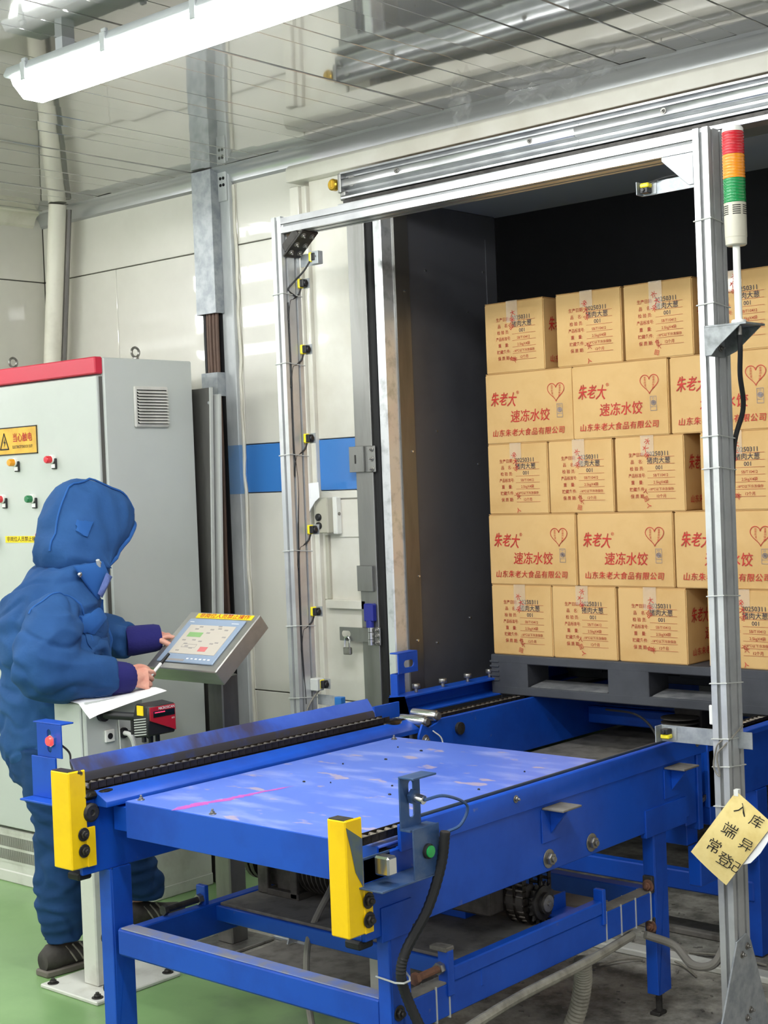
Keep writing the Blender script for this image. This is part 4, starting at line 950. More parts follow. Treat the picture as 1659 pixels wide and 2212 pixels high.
# ties round the posts
def tie(x0, z, dz=.004):
    lo = [(x0-.003, GY-.003, z), (x0+.045, GY-.003, z+dz), (x0+.045, GY+.083, z-dz), (x0-.003, GY+.083, z), (x0-.003, GY-.003, z)]
    gp('cable_tie', 'plastic_grey', MB().tube(lo, .0016, 6))
for z in (2.055, 1.835, 1.545, 1.24, 1.0, .77): tie(-3.337, z)
for z in (2.07, 1.86, 1.53, 1.45, 1.13, .91, .77, .70, .60): tie(-1.832, z)
# arms carrying the sensors
gp('sensor_arm', 'galvanized', bx(-3.295, -3.20, GY+.083, GY+.086, 2.145, 2.185).box(-3.222, -3.195, GY+.06, GY+.083, 2.145, 2.185), bevel=.0008, label='upper left sensor arm')
gp('sensor_arm', 'galvanized', bx(-2.012, -1.80, GY+.05, GY+.053, 2.166, 2.20).box(-2.012, -2.009, GY+.02, GY+.05, 2.166, 2.20), bevel=.0008, label='upper right sensor arm')
gp('sensor_arm', 'galvanized', bx(-2.012, -1.75, GY+.05, GY+.053, .742, .785).box(-2.012, -2.009, GY+.02, GY+.05, .742, .785), bevel=.0008, label='lower right sensor arm')
gp('sensor_arm', 'galvanized', bx(-3.295, -3.175, GY+.083, GY+.086, .742, .775), bevel=.0008, label='lower left sensor arm')
gp('lock_tab', 'plastic_white', bx(-1.858, -1.832, GY+.03, GY+.036, .80, .85), bevel=.002)
gp('junction_box', 'plastic_grey', bx(-3.296, -3.262, GY+.05, GY+.083, .79, .83), bevel=.003)

def sensor(x, y, z, label, vert=False):
    t = thing('photo_sensor', label, 'sensor', (x, y, z-.014), 'yellow and black sensors on the gantry')
    MB().box(x-.002, x+.024, y+.012, y+.014, z-.016, z+.016).build('mount_plate', 'galvanized', t)
    if not vert:
        MB().box(x-.010, x+.002, y-.010, y+.012, z-.015, z+.015).build('sensor_body', 'sensor_yellow', t, bevel=.003)
        MB().box(x+.002, x+.018, y-.011, y+.011, z-.012, z+.012).cyl((x+.018, y, z), (x+.024, y, z), .009, 14).build('sensor_lens', 'plastic_black', t, bevel=.002)
    else:
        s = vert
        MB().box(x-.013, x+.013, y-.010, y+.012, min(z, z+s*.012), max(z, z+s*.012)).build('sensor_body', 'sensor_yellow', t, bevel=.003)
        MB().box(x-.011, x+.011, y-.011, y+.011, min(z, z-s*.014), max(z, z-s*.014)).cyl((x-.002, y-.011, z-s*.006), (x-.002, y-.015, z-s*.006), .006, 12).build('sensor_lens', 'plastic_black', t, bevel=.002)
    return t
sy = GY+.072
names = ['topmost yellow and black sensor on the left post, just under the arm', 'second highest yellow and black sensor on the left post', 'third highest yellow and black sensor on the left post, level with the blue stripe',
         'fourth highest yellow and black sensor on the left post, beside the folded paper', 'fifth highest yellow and black sensor on the left post']
for nmv, z in zip(names, (2.092, 1.882, 1.598, 1.306, 1.043)):
    t = sensor(-3.284, sy, z, nmv)
    c1 = [(-3.286, sy, z-.015), (-3.293, sy-.005, z-.035), (-3.297, GY+.045, z-.05), (-3.297, GY+.03, z-.06), (-3.297, GY+.02, z-.12)]
    MB().tube(bez(c1, 5), .0028, 6).build('sensor_cable', 'cable_black', t)
t = sensor(-3.262, sy, .811, 'yellow and black sensor on the grey box at the foot of the left post')
MB().tube(bez([(-3.27, sy, .795), (-3.285, GY+.05, .765), (-3.292, GY+.03, .73), (-3.27, GY+.03, .725), (-3.24, GY+.02, .715)], 6), .0028, 6).build('sensor_cable', 'cable_grey', t)
t = sensor(-3.226, GY+.068, 2.168, 'yellow sensor at the end of the upper left arm')
MB().tube(bez([(-3.23, GY+.06, 2.155), (-3.25, GY+.05, 2.125), (-3.285, GY+.04, 2.095), (-3.297, GY+.025, 2.07), (-3.29, GY+.05, 2.05)], 6), .003, 6).build('sensor_cable', 'cable_black', t)
t = sensor(-1.992, GY+.036, 2.184, 'yellow and black sensor at the end of the upper right arm', 1)
MB().tube(bez([(-1.985, GY+.04, 2.197), (-1.93, GY+.045, 2.205), (-1.85, GY+.045, 2.203), (-1.825, GY+.05, 2.20)], 6), .0025, 6).build('sensor_cable', 'cable_black', t)
sensor(-1.988, GY+.036, .764, 'yellow and black sensor at the end of the lower right arm', -1)
t = thing('blue_sensor', 'small blue sensor on the lower left arm above the guide plate', 'sensor', (-3.185, GY+.075, .742))
MB().box(-3.20, -3.172, GY+.06, GY+.083, .745, .775).build('housing', 'sensor_blue', t, bevel=.002)
MB().tube(bez([(-3.182, GY+.07, .745), (-3.178, GY+.07, .73), (-3.175, GY+.075, .715)], 4), .003, 6).build('sensor_cable', 'cable_black', t)
# loose wires on the right post and long wire down the left post
w = MB().tube(bez([(-3.2975, GY+.022, 2.03), (-3.297, GY+.025, 1.8), (-3.2965, GY+.02, 1.6), (-3.297, GY+.034, 1.45), (-3.2955, GY+.026, 1.3), (-3.297, GY+.022, 1.0), (-3.2965, GY+.03, .75)], 8), .0026, 6)
w.build('sensor_wire', 'cable_black', None, 'thin black wire running down the slot of the left post', 'wire')
w = MB().tube(bez([(-1.79, GY+.04, .78), (-1.81, GY-.006, .765), (-1.822, GY-.008, .74), (-1.828, GY-.008, .70), (-1.812, GY-.008, .68), (-1.818, GY-.008, .73), (-1.80, GY-.006, .755), (-1.784, GY+.02, .78), (-1.78, GY+.06, .80)], 8), .0022, 6)
w.build('loose_wire', 'cable_grey', None, 'loose grey wire looped on the right post above the paper note', 'wire')
w = MB().tube(bez([(-3.1, GY+.05, 2.298), (-2.6, GY+.045, 2.299), (-2.2, GY+.05, 2.299), (-1.85, GY+.045, 2.298)], 8), .003, 6)
w.build('sensor_wire', 'cable_black', None, 'thin black wire lying along the top beam', 'wire')
w = MB().tube(bez([(-1.838, GY+.06, 1.93), (-1.85, GY+.06, 1.88), (-1.852, GY+.06, 1.82), (-1.838, GY+.06, 1.76)], 8), .0022, 6)
w.build('loose_wire', 'cable_grey', None, 'thin wire bowing out left of the right post by the top cartons', 'wire')

# ------------------------------------------------------------------ signal tower
tx, ty = -1.714, 3.285
T = thing('signal_tower', 'red, amber and green signal tower on the right post', 'signal light', (tx, ty, 1.73))
def ribs(z0, z1, n=8, r=.0262):
    P = [(.02, z0), (r, z0)]; h = (z1-z0)/n
    for i in range(n): P += [(r, z0+i*h+h*.1), (r+.0012, z0+i*h+h*.35), (r+.0012, z0+i*h+h*.65), (r, z0+i*h+h*.9)]
    return P+[(r, z1), (.02, z1)]
for z0, z1, m, nm in ((2.213, 2.268, 'lens_red', 'red_lens'), (2.155, 2.2125, 'lens_amber', 'amber_lens'), (2.096, 2.1545, 'lens_green', 'green_lens')):
    MB().lathe(ribs(z0, z1), (tx, ty, 0), 'z', 28).build(nm, m, T)
MB().lathe([(.012, 2.268), (.0255, 2.268), (.0255, 2.276), (.022, 2.281), (.001, 2.2815)], (tx, ty, 0), 'z', 28).build('cap', 'plastic_white', T)
bd = MB().lathe([(.001, 1.992), (.022, 1.992), (.0255, 1.995), (.0262, 2.012), (.0268, 2.0125), (.0268, 2.0955), (.02, 2.0955)], (tx, ty, 0), 'z', 28).build('body', 'plastic_cream', T)
q = MB()
for a0 in (-140, -75, -20, 40):
    for j in range(5):
        for k in range(6):
            t0 = math.radians(a0+k*7); t1 = math.radians(a0+k*7+7); z = 2.086-j*.005
            q.add([(tx+.0271*math.cos(t0), ty+.0271*math.sin(t0), z), (tx+.0271*math.cos(t1), ty+.0271*math.sin(t1), z), (tx+.0271*math.cos(t1), ty+.0271*math.sin(t1), z+.0024), (tx+.0271*math.cos(t0), ty+.0271*math.sin(t0), z+.0024)], [(0, 1, 2, 3)])
q.build('sounder_slots', 'ink_black', bd, kind='stuff', smooth=False)
MB().cyl((tx, ty, 1.80), (tx, ty, 1.993), .009, 16).build('pole', 'plastic_white', T)
MB().cyl((tx, ty, 1.802), (tx, ty, 1.812), .018, 16).build('pole_flange', 'plastic_white', T, bevel=.002)
bk = MB().box(-1.788, -1.675, GY-.055, GY+.045, 1.797, 1.802).prism([(-1.786, 1.797), (-1.69, 1.797), (-1.755, 1.745), (-1.77, 1.728), (-1.786, 1.728)], 'y', GY-.055, GY-.052).prism([(-1.786, 1.797), (-1.685, 1.797), (-1.755, 1.74), (-1.786, 1.728)], 'y', GY+.042, GY+.045).box(-1.788, -1.785, GY-.055, GY+.045, 1.728, 1.8)
bk = bk.build('bracket', 'galvanized_old', T, bevel=.0006)
for y in (GY-.02, GY+.02): place('bolt', BOLT_S, bk, (-1.785, y, 1.75))
MB().cyl((tx, ty, 1.775), (tx, ty, 1.797), .007, 12).build('cable_gland', 'steel', T)
MB().tube(bez([(tx, ty, 1.78), (tx-.004, ty+.01, 1.74), (tx-.025, ty+.045, 1.68), (-1.765, GY+.09, 1.60), (-1.80, GY+.10, 1.5), (-1.81, GY+.10, 1.3)], 8), .0065, 10).build('tower_cable', 'cable_black', T)

# handwritten paper note hanging on the right post
N0 = Vector((-1.765, 3.286, .648)); eu = Vector((.100, 0, -.069)); ev = Vector((-.126, 0, -.166))
def note_pt(a, b): return N0+eu*a+ev*b+Vector((0, -.010*math.sin(a*3.1)*math.sin(b*2.6)-.012*b-.006*a*a, 0))
nt = MB().sheet([[note_pt(i/8, j/8) for i in range(9)] for j in range(9)], .0005).build('paper_note', 'paper_note', None, 'yellowed handwritten paper note hung on the right gantry post', 'note', ang=80)
en = eu.normalized(); vn = Vector((en.z, 0, -en.x))*-1
vn = Vector((.568, 0, .823)); q = MB()
for ch, a, b, sz in (('入', .31, .13, .036), ('库', .70, .12, .036), ('端', .38, .43, .042), ('异', .82, .43, .036), ('常', .32, .72, .04), ('登', .66, .76, .04), ('记', .88, .74, .034)):
    if ch == '立': continue
    letters(q, ch, note_pt(a, b)+Vector((0, -.003, 0)), en, vn, sz, rot=.22, shear=.18, bold=-.002)
q.build('handwriting', 'ink_black', nt, smooth=False)
MB().sheet([[note_pt(1+.0*i, j/6)+Vector((.014*i*math.sin(j*.55), .004, .004*i)) for i in range(3)] for j in range(5)], .0004).build('folded_corner', 'paper_white', nt, label='white sheet edge behind the note')
MB().box(N0.x-.006, N0.x+.006, N0.y-.002, N0.y+.012, N0.z-.012, N0.z+.004).build('tape_tab', 'plastic_white', nt)

# ------------------------------------------------------------------ door track and hardware
K2 = thing('door_track', 'aluminium sliding door track fixed above the doorway', 'track', (-2.3, 3.66, 2.40))
prof = [(3.70, 2.494), (3.70, 2.404), (3.652, 2.404), (3.650, 2.411), (3.658, 2.418), (3.676, 2.428), (3.676, 2.436), (3.656, 2.442), (3.652, 2.446), (3.652, 2.468), (3.658, 2.473), (3.678, 2.478), (3.678, 2.484), (3.650, 2.487), (3.650, 2.494)]
for x0, x1 in ((-3.355, -2.416), (-2.4155, -.6)): MB().prism(prof, 'x', x0, x1).build('track_rail', 'aluminium', K2, bevel=.0006)
MB().prism([(3.646, 2.398), (3.70, 2.398), (3.70, 2.387), (3.646, 2.387)], 'x', -3.34, -.6).build('rail_shade', 'steel_dark', K2)  # dark strip added as the shadow line under the rail
MB().prism([(3.64, 2.372), (3.70, 2.372), (3.70, 2.386), (3.64, 2.386)], 'x', -3.36, -.6).build('rail_seal', 'aluminium', K2, bevel=.001)
MB().box(-3.366, -3.352, 3.648, 3.70, 2.425, 2.49).box(-3.362, -3.34, 3.655, 3.70, 2.40, 2.43).build('end_stop', 'stainless', K2, bevel=.003)
kb = MB().lathe([(.006, .012), (.013, .008), (.020, 0), (.020, -.018), (.016, -.022), (.001, -.022)], (-3.388, 3.665, 2.458), 'y', 22).build('stop_knob', 'brass', K2, label='brass coloured stop knob')
MB().box(-3.392, -3.384, 3.641, 3.645, 2.446, 2.470).build('knob_ridge', 'brass', kb, bevel=.001)
MB().lathe([(.018, 0), (.018, -.004), (.001, -.004)], (-3.305, 3.657, 2.458), 'y', 20).build('roller_cover', 'stainless', K2)
for x in (-3.105, -2.575, -2.115): place('bolt', BOLT_S, K2, (x, 3.652, 2.458), RZ(-90))

def hw(name, label, loc):
    o = bpy.data.objects.new(name, None); COL.objects.link(o); o.parent = d; o.location = Vector(loc)-org(d); ORG[o.name] = Vector(loc); o['label'] = label; o.empty_display_size = .02
    return o
h = hw('strike_plate', 'bolted stainless plate', (-3.36, 3.72, 1.485))
MB().box(-3.355, -3.31, 3.722, 3.728, 1.484, 1.574).build('base_leaf', 'stainless', h, bevel=.002)
MB().box(-3.418, -3.355, 3.710, 3.714, 1.486, 1.574).box(-3.358, -3.354, 3.712, 3.726, 1.486, 1.574).build('raised_leaf', 'stainless', h, bevel=.001)
MB().box(-3.392, -3.386, 3.7085, 3.7105, 1.515, 1.545).build('dent', 'steel_dark', h)
for z in (1.495, 1.53, 1.562): place('bolt', BOLT_S, h, (-3.325, 3.722, z), RZ(-90))
h = hw('catch_plate', 'plain bent stainless plate', (-3.37, 3.72, 1.077))
MB().box(-3.408, -3.338, 3.716, 3.719, 1.078, 1.165).box(-3.408, -3.405, 3.719, 3.735, 1.078, 1.165).box(-3.342, -3.338, 3.719, 3.728, 1.078, 1.165).build('bent_leaf', 'stainless', h, bevel=.0008)
h = hw('door_hinge', 'hinge with a blue cap', (-3.35, 3.72, .895))
MB().box(-3.376, -3.334, 3.705, 3.73, .975, 1.036).build('blue_cap', 'lock_blue', h, bevel=.004); MB().cyl((-3.355, 3.715, .955), (-3.355, 3.715, .98), .014, 14).build('collar', 'lock_blue', h)
for z0, z1 in ((.895, .913), (.915, .938), (.94, .955)): MB().cyl((-3.352, 3.714, z0), (-3.352, 3.714, z1), .011, 16).build('knuckle', 'chrome', h)
hh = MB().box(-3.345, -3.318, 3.722, 3.728, .893, .955).build('hinge_leaf', 'stainless', h, bevel=.002)
for z in (.903, .925, .946): place('bolt', BOLT_S, h, (-3.328, 3.722, z), RZ(-90))
h = thing('hasp', 'slotted stainless hasp swung out from the door hinge', 'hasp', (-3.43, 3.714, .905))
slot_plate(-3.496, -3.362, .905, .952, -3.488, -3.445, .918, .940, 3.712, .003).build('slotted_leaf', 'stainless', h)
h = thing('padlock', 'small steel padlock hanging open from the hasp', 'padlock', (-3.457, 3.705, .855))
MB().box(-3.472, -3.437, 3.698, 3.711, .858, .884).build('lock_body', 'steel', h, bevel=.003)
MB().tube([(-3.445, 3.704, .88), (-3.445, 3.704, .90)]+[(-3.456+.011*math.cos(t*.314), 3.706, .905+.016*math.sin(t*.314)) for t in range(0, 11)]+[(-3.467, 3.704, .88)], .0034, 8).build('shackle', 'chrome', h)
h = thing('switch_box', 'cream switch box with two black buttons on the sliding door', 'switch', (-3.54, 3.72, 1.272))
MB().box(-3.572, -3.512, 3.69, 3.742, 1.278, 1.402).build('box', 'plastic_cream', h, bevel=.004)
MB().box(-3.512, -3.492, 3.715, 3.742, 1.274, 1.404).build('side_bracket', 'plastic_white', h, bevel=.003)
MB().cyl((-3.492, 3.728, 1.345), (-3.489, 3.728, 1.345), .006, 10).build('screw', 'steel', h)
for z in (1.335, 1.305): MB().lathe([(.013, 0), (.013, -.006), (.009, -.010), (.001, -.010)], (-3.553, 3.69, z), 'y', 14).build('button', 'plastic_black', h)
pp = [[(-3.612, 3.668, 1.452), (-3.575, 3.662, 1.452), (-3.572, 3.672, 1.455), (-3.535, 3.676, 1.457)], [(-3.608, 3.668, 1.42), (-3.576, 3.66, 1.41), (-3.568, 3.67, 1.40), (-3.532, 3.676, 1.405)],
      [(-3.608, 3.668, 1.37), (-3.588, 3.66, 1.36), (-3.572, 3.668, 1.362), (-3.555, 3.676, 1.39)], [(-3.606, 3.668, 1.33), (-3.597, 3.664, 1.318), (-3.59, 3.668, 1.325), (-3.575, 3.676, 1.365)]]
MB().sheet(pp, .0005).build('folded_paper', 'paper_white', None, 'white folded paper stuck over the switch box', 'paper', ang=20)
# ------------------------------------------------------------------ touch panel on its pedestal
A = Vector((-3.682, 3.0, .889)); B = Vector((-3.353, 3.0, .889)); up = Vector((0, .2, .158)); n = Vector((0, -up.z, up.y)).normalized()
H = thing('touch_panel', 'stainless operator panel with a tilted touch screen on a pedestal', 'control panel', (-3.5, 3.12, 0))
def tp(a, b, h=0): return A+(B-A)*a+up*b+n*h
def slab(mb, a0, a1, b0, b1, h0, h1):
    P = [tp(a, b, h) for h in (h0, h1) for a, b in ((a0, b0), (a1, b0), (a1, b1), (a0, b1))]
    return mb.add(P, [(3, 2, 1, 0), (4, 5, 6, 7), (0, 1, 5, 4), (1, 2, 6, 5), (2, 3, 7, 6), (3, 0, 4, 7)])
slab(MB(), 0, 1, 0, 1, -.058, 0).build('enclosure', 'stainless_light', H, bevel=.003)
P = [tp(1, 0, -.0), tp(1, 0, -.058), tp(.93, 0, -.058)]
bz = slab(MB(), .10, .90, .10, .86, 0, .006).build('screen_bezel', 'bezel_blue', H, bevel=.002)
sc = slab(MB(), .19, .84, .24, .74, .006, .0075).build('screen', 'screen_beige', bz)
def pic(rects, m, name):
    q = MB()
    for a0, a1, b0, b1 in rects: slab(q, a0, a1, b0, b1, .0074, .0079)
    q.build(name, m, sc, smooth=False, kind='stuff' if 'diagram' in name else None)
pic([(.26, .46, .53, .61)], 'screen_green', 'green_field'); pic([(.57, .68, .29, .37)], 'screen_red', 'red_field')
random.seed(5)
pic([(x, x+.05, y, y+.02) for x, y in ((.24, .46), (.38, .47), (.48, .45), (.30, .66), (.52, .66), (.62, .68), (.72, .66), (.76, .54), (.72, .44), (.30, .40), (.34, .36), (.42, .33), (.26, .28), (.66, .42), (.50, .60), (.34, .70), (.60, .72))], 'screen_grey', 'diagram_marks')
pic([(.3, .5, .40, .405), (.3, .5, .345, .35), (.3, .302, .345, .405), (.5, .502, .345, .405)], 'screen_grey', 'diagram_frame')
q = MB()
for i in range(6): slab(q, .50+i*.06, .53+i*.06, .155, .175, .0058, .0066)
slab(q, .14, .20, .79, .80, .0058, .0066); slab(q, .74, .84, .79, .798, .0058, .0066); q.build('bezel_marks', 'ink_white', bz, kind='stuff', smooth=False)
slab(MB(), .22, .48, .12, .15, .0058, .0066).build('bezel_label', 'screen_grey', bz)
s = slab(MB(), .14, .94, .89, .97, .0002, .0012).build('notice_strip', 'sticker_yellow', H, label='yellow notice strip')
letters(MB(), '非岗位人员禁止操作', tp(.54, .93, .0016), (1, 0, 0), up.normalized(), .021, sx=1.25, bold=.012).build('notice_text', 'sign_red', s, smooth=False)
MB().box(-3.505, -3.435, 3.10, 3.17, .01, .86).build('pedestal', 'stainless_dark', H, bevel=.004)
MB().box(-3.56, -3.38, 3.04, 3.23, 0, .012).build('base_plate', 'steel', H, bevel=.003)

# ------------------------------------------------------------------ scanner post
S = thing('scanner_post', 'light grey steel post with a terminal box beside the worker', 'post', (-3.5, 2.67, 0))
MB().box(-3.535, -3.469, 2.60, 2.67, .012, .62).build('post', 'plinth_grey', S, bevel=.004)
tb = MB().box(-3.614, -3.475, 2.60, 2.815, .60, .842).build('terminal_box', 'cabinet_grey', S, bevel=.004)
MB().box(-3.614, -3.488, 2.592, 2.60, .604, .838).build('box_door', 'cabinet_grey', tb, bevel=.003)
bp = MB().box(-3.64, -3.37, 2.52, 2.83, 0, .012).build('base_plate', 'plinth_grey', S, bevel=.003, label='stained base plate')
for x, y in ((-3.61, 2.545), (-3.40, 2.545), (-3.40, 2.805), (-3.61, 2.805)):
    place('anchor_bolt', BOLT_DK, S, (x, y, .012), FZ)
sk = MB().box(-3.475, -3.468, 2.665, 2.70, .716, .752).build('socket', 'plastic_white', S, bevel=.002); MB().cyl((-3.469, 2.682, .734), (-3.4665, 2.682, .734), .009, 14).build('socket_hole', 'plastic_black', sk)
MB().cyl((-3.476, 2.735, .735), (-3.468, 2.735, .735), .016, 14).build('cable_gland', 'plastic_black', S)
MB().tube(bez([(-3.472, 2.735, .735), (-3.45, 2.74, .73), (-3.445, 2.75, .70), (-3.45, 2.76, .64)], 6), .007, 8).build('white_lead', 'plastic_white', S)
MB().tube(bez([(-3.472, 2.735, .738), (-3.44, 2.76, .735), (-3.43, 2.80, .71), (-3.43, 2.82, .66)], 6), .004, 8).build('black_lead', 'cable_black', S)
MB().tube(bez([(-3.47, 2.715, .80), (-3.468, 2.717, .72), (-3.466, 2.715, .62), (-3.47, 2.71, .55)], 5), .002, 6).build('white_string', 'plastic_white', S)
# sheet of paper lying on the box
g = []
for j in range(10):
    r = []
    for i in range(9):
        a, b = i/8, j/9; x = -3.66+.235*a; y = 2.585+.29*b
        dx = max(0, x+3.485); dy = max(0, 2.60-y); r.append((x-dx*.15, y, .8475+.004*math.sin(a*5+b*3)-dx*.55*(1-.5*b)*(1.2-.6*b)-dy*.2+.012*max(0, b-.8)))
    g.append(r)
ps = MB().sheet(g, -.0005).build('paper_sheet', 'paper_white', None, 'white printed form lying on the scanner post box under the sleeve', 'paper', ang=80)
q = MB(); random.seed(8)
for j in range(11):
    for i in range(5):
        if random.random() < .8:
            x0 = -3.635+i*.036; y0 = 2.61+j*.021; l = random.uniform(.012, .03)
            q.add([(x0, y0, .8535), (x0+l, y0, .8535), (x0+l, y0+.0016, .8535), (x0, y0+.0016, .8535)], [(0, 1, 2, 3)])
q.build('form_lines', 'ink_grey', ps, kind='stuff', smooth=False)
# bar-code scanner on its arm
R = thing('barcode_scanner', 'red and black bar code scanner on an arm of the post', 'scanner', (-3.33, 2.735, .72))
MB().prism([(-3.365, .735), (-3.30, .745), (-3.296, .83), (-3.355, .836), (-3.368, .80)], 'y', 2.688, 2.79).build('housing', 'plastic_black', R, bevel=.004)
fc = MB().prism([(2.692, .828), (2.786, .828), (2.786, .752), (2.762, .762), (2.692, .79)], 'x', -3.298, -3.2925).build('front_cover', 'scanner_red', R, bevel=.001)
MB().box(-3.3, -3.2915, 2.703, 2.782, .798, .816).build('scan_window', 'window_dark', fc); MB().box(-3.2915, -3.2908, 2.708, 2.745, .8105, .8125).build('laser_line', 'laser_red', fc)
letters(MB(), 'MICROSCAN', (-3.2915, 2.752, .822), (0, 1, 0), (0, 0, 1), .0105, bold=.012).build('maker_text', 'ink_white', fc, smooth=False)
letters(MB(), '610', (-3.2915, 2.775, .789), (0, 1, 0), (0, 0, 1), .007, bold=.008).build('model_text', 'ink_white', fc, smooth=False)
fs = shared(MB().box(-.028, .024, -.003, 0, -.0015, .0015), 'cooling_fin', 'plastic_grey')
for i in range(7): place('cooling_fin', fs, R, (-3.332, 2.688, .748+i*.0075), (0, -.15, 0))
MB().box(-3.345, -3.318, 2.6855, 2.688, .804, .832).build('warning_sticker', 'sticker_yellow', R, label='yellow sticker')
MB().cyl((-3.476, 2.66, .80), (-3.46, 2.66, .80), .02, 16).cyl((-3.465, 2.66, .80), (-3.37, 2.73, .79), .012, 12).cyl((-3.40, 2.715, .79), (-3.40, 2.715, .74), .008, 12).build('arm', 'plastic_black', R)
for y, l in ((2.70, .01), (2.725, .03), (2.75, .015)): MB().cyl((-3.335, y, .742), (-3.335, y, .735-l), .007, 12).build('connector', 'plastic_black', R)
MB().tube(bez([(-3.335, 2.725, .71), (-3.345, 2.73, .66), (-3.40, 2.73, .58), (-3.45, 2.70, .5), (-3.46, 2.69, .3)], 6), .005, 8).build('scanner_cable', 'cable_black', R)

# debris on the floor below the conveyors, timber blocks and a steel sheet
MB().box(-3.35, -2.55, 3.0, 3.30, .001, .006).build('steel_sheet', 'dust_grey', None, 'dull grey steel sheet lying on the floor under the conveyor', 'sheet', bevel=.001)
MB().box(-2.80, -2.73, 3.04, 3.10, 0.006, .24).build('support_block', 'plinth_grey', None, 'short grey support block standing under the conveyor', 'support', bevel=.003)
random.seed(31); q = MB()
for i in range(260):
    x, y = random.uniform(-2.7, -1.75), random.uniform(3.1, 4.3); r = random.uniform(.001, .004)
    q.obox((x, y, r*.35), (math.cos(i), math.sin(i), 0), (-math.sin(i), math.cos(i), 0), (0, 0, 1), r*2, r, r*.35)
q.build('floor_debris', 'dust_grey', None, 'crumbs and dirt strewn on the concrete under the conveyor', 'debris', kind='stuff', smooth=False)
for i, (x, y, a, l) in enumerate(((-2.30, 3.80, .3, .10), (-2.2, 3.72, -.5, .09), (-2.36, 3.66, 1.0, .07), (-2.12, 3.86, .1, .12))):
    MB().tube(bez([(x-l*math.cos(a), y-l*math.sin(a), .006), (x, y+.01, .012), (x+l*math.cos(a), y+l*math.sin(a), .006)], 4), .0035, 6).build('twig', 'conduit_grey', None, ('longest straight brown twig on the concrete behind the leg', 'brown twig tilted across the concrete behind the leg', 'short brown twig on the concrete close to the leg', 'brown twig on the concrete nearest the doorway')[i], 'twig', 'twigs on the concrete')
for i, (y0, y1, lb) in enumerate(((3.74, 3.80, 'concrete sill strip running across the doorway floor, near one'), (4.0, 4.1, 'concrete sill strip running across the doorway floor, far one'))):
    MB().box(-3.25, -1.25, y0, y1, 0, .02).build('floor_sill', 'dust_grey' if i else 'plinth_grey', None, lb, 'sill', bevel=.004)
# ------------------------------------------------------------------ the worker
from mathutils import noise
def remesh(mb, voxel, smooth=6, fac=.5, disp=None):
    me = bpy.data.meshes.new('raw'); me.from_pydata(mb.v, [], mb.f)
    bm = bmesh.new(); bm.from_mesh(me); bmesh.ops.recalc_face_normals(bm, faces=bm.faces); bm.to_mesh(me); bm.free()
    ob = bpy.data.objects.new('raw', me); COL.objects.link(ob)
    md = ob.modifiers.new('r', 'REMESH'); md.mode = 'VOXEL'; md.voxel_size = voxel
    dg = bpy.context.evaluated_depsgraph_get(); out = bpy.data.meshes.new_from_object(ob.evaluated_get(dg))
    bpy.data.objects.remove(ob); bpy.data.meshes.remove(me)
    bm = bmesh.new(); bm.from_mesh(out); bpy.data.meshes.remove(out)
    for i in range(smooth): bmesh.ops.smooth_vert(bm, verts=bm.verts, factor=fac, use_axis_x=True, use_axis_y=True, use_axis_z=True)
    if disp:
        bm.normal_update()
        mv = [(v, v.normal.copy()*disp(v.co, v.normal)) for v in bm.verts]
        for v, dlt in mv: v.co += dlt
        for i in range(2): bmesh.ops.smooth_vert(bm, verts=bm.verts, factor=.4, use_axis_x=True, use_axis_y=True, use_axis_z=True)
    r = MB(); bm.verts.index_update(); r.v = [v.co.copy() for v in bm.verts]; r.f = [tuple(v.index for v in f.verts) for f in bm.faces]; bm.free()
    return r
def loft(mb, rings, n=20):
    """rings: (centre, u axis * radius, v axis * radius)"""
    vs = []
    for c, u, v in rings:
        c, u, v = Vector(c), Vector(u), Vector(v)
        vs += [c+u*math.cos(2*math.pi*k/n)+v*math.sin(2*math.pi*k/n) for k in range(n)]
    m = len(rings); fs = [tuple(range(n))[::-1], tuple(range((m-1)*n, m*n))]
    for i in range(m-1): fs += [(i*n+k, i*n+(k+1) % n, (i+1)*n+(k+1) % n, (i+1)*n+k) for k in range(n)]
    return mb.add(vs, fs)
def limb(mb, pts, rad, n=14, k=5):
    P = bez(pts, k); R = [rad[0]]
    for i in range(len(rad)-1): R += [rad[i]+(rad[i+1]-rad[i])*(j+1)/k for j in range(k)]
    return mb.tube(P, R, n)

PX = -3.76
Pn = thing('person', 'worker in a hooded blue padded jacket leaning over the touch panel, holding a pen', 'person', (PX, 2.72, 0))
# joints
RS, RE, RW = Vector((-3.60, 2.60, 1.085)), Vector((-3.565, 2.54, .925)), Vector((-3.525, 2.775, .892))
LS, LE, LW = Vector((-3.895, 2.72, 1.05)), Vector((-3.935, 2.92, .985)), Vector((-3.735, 3.045, .970))
RHIP, RKNEE, RANK = Vector((-3.695, 2.64, .68)), Vector((-3.695, 2.66, .40)), Vector((-3.715, 2.66, .09))
LHIP, LKNEE, LANK = Vector((-3.83, 2.68, .68)), Vector((-3.835, 2.98, .40)), Vector((-3.845, 3.07, .10))

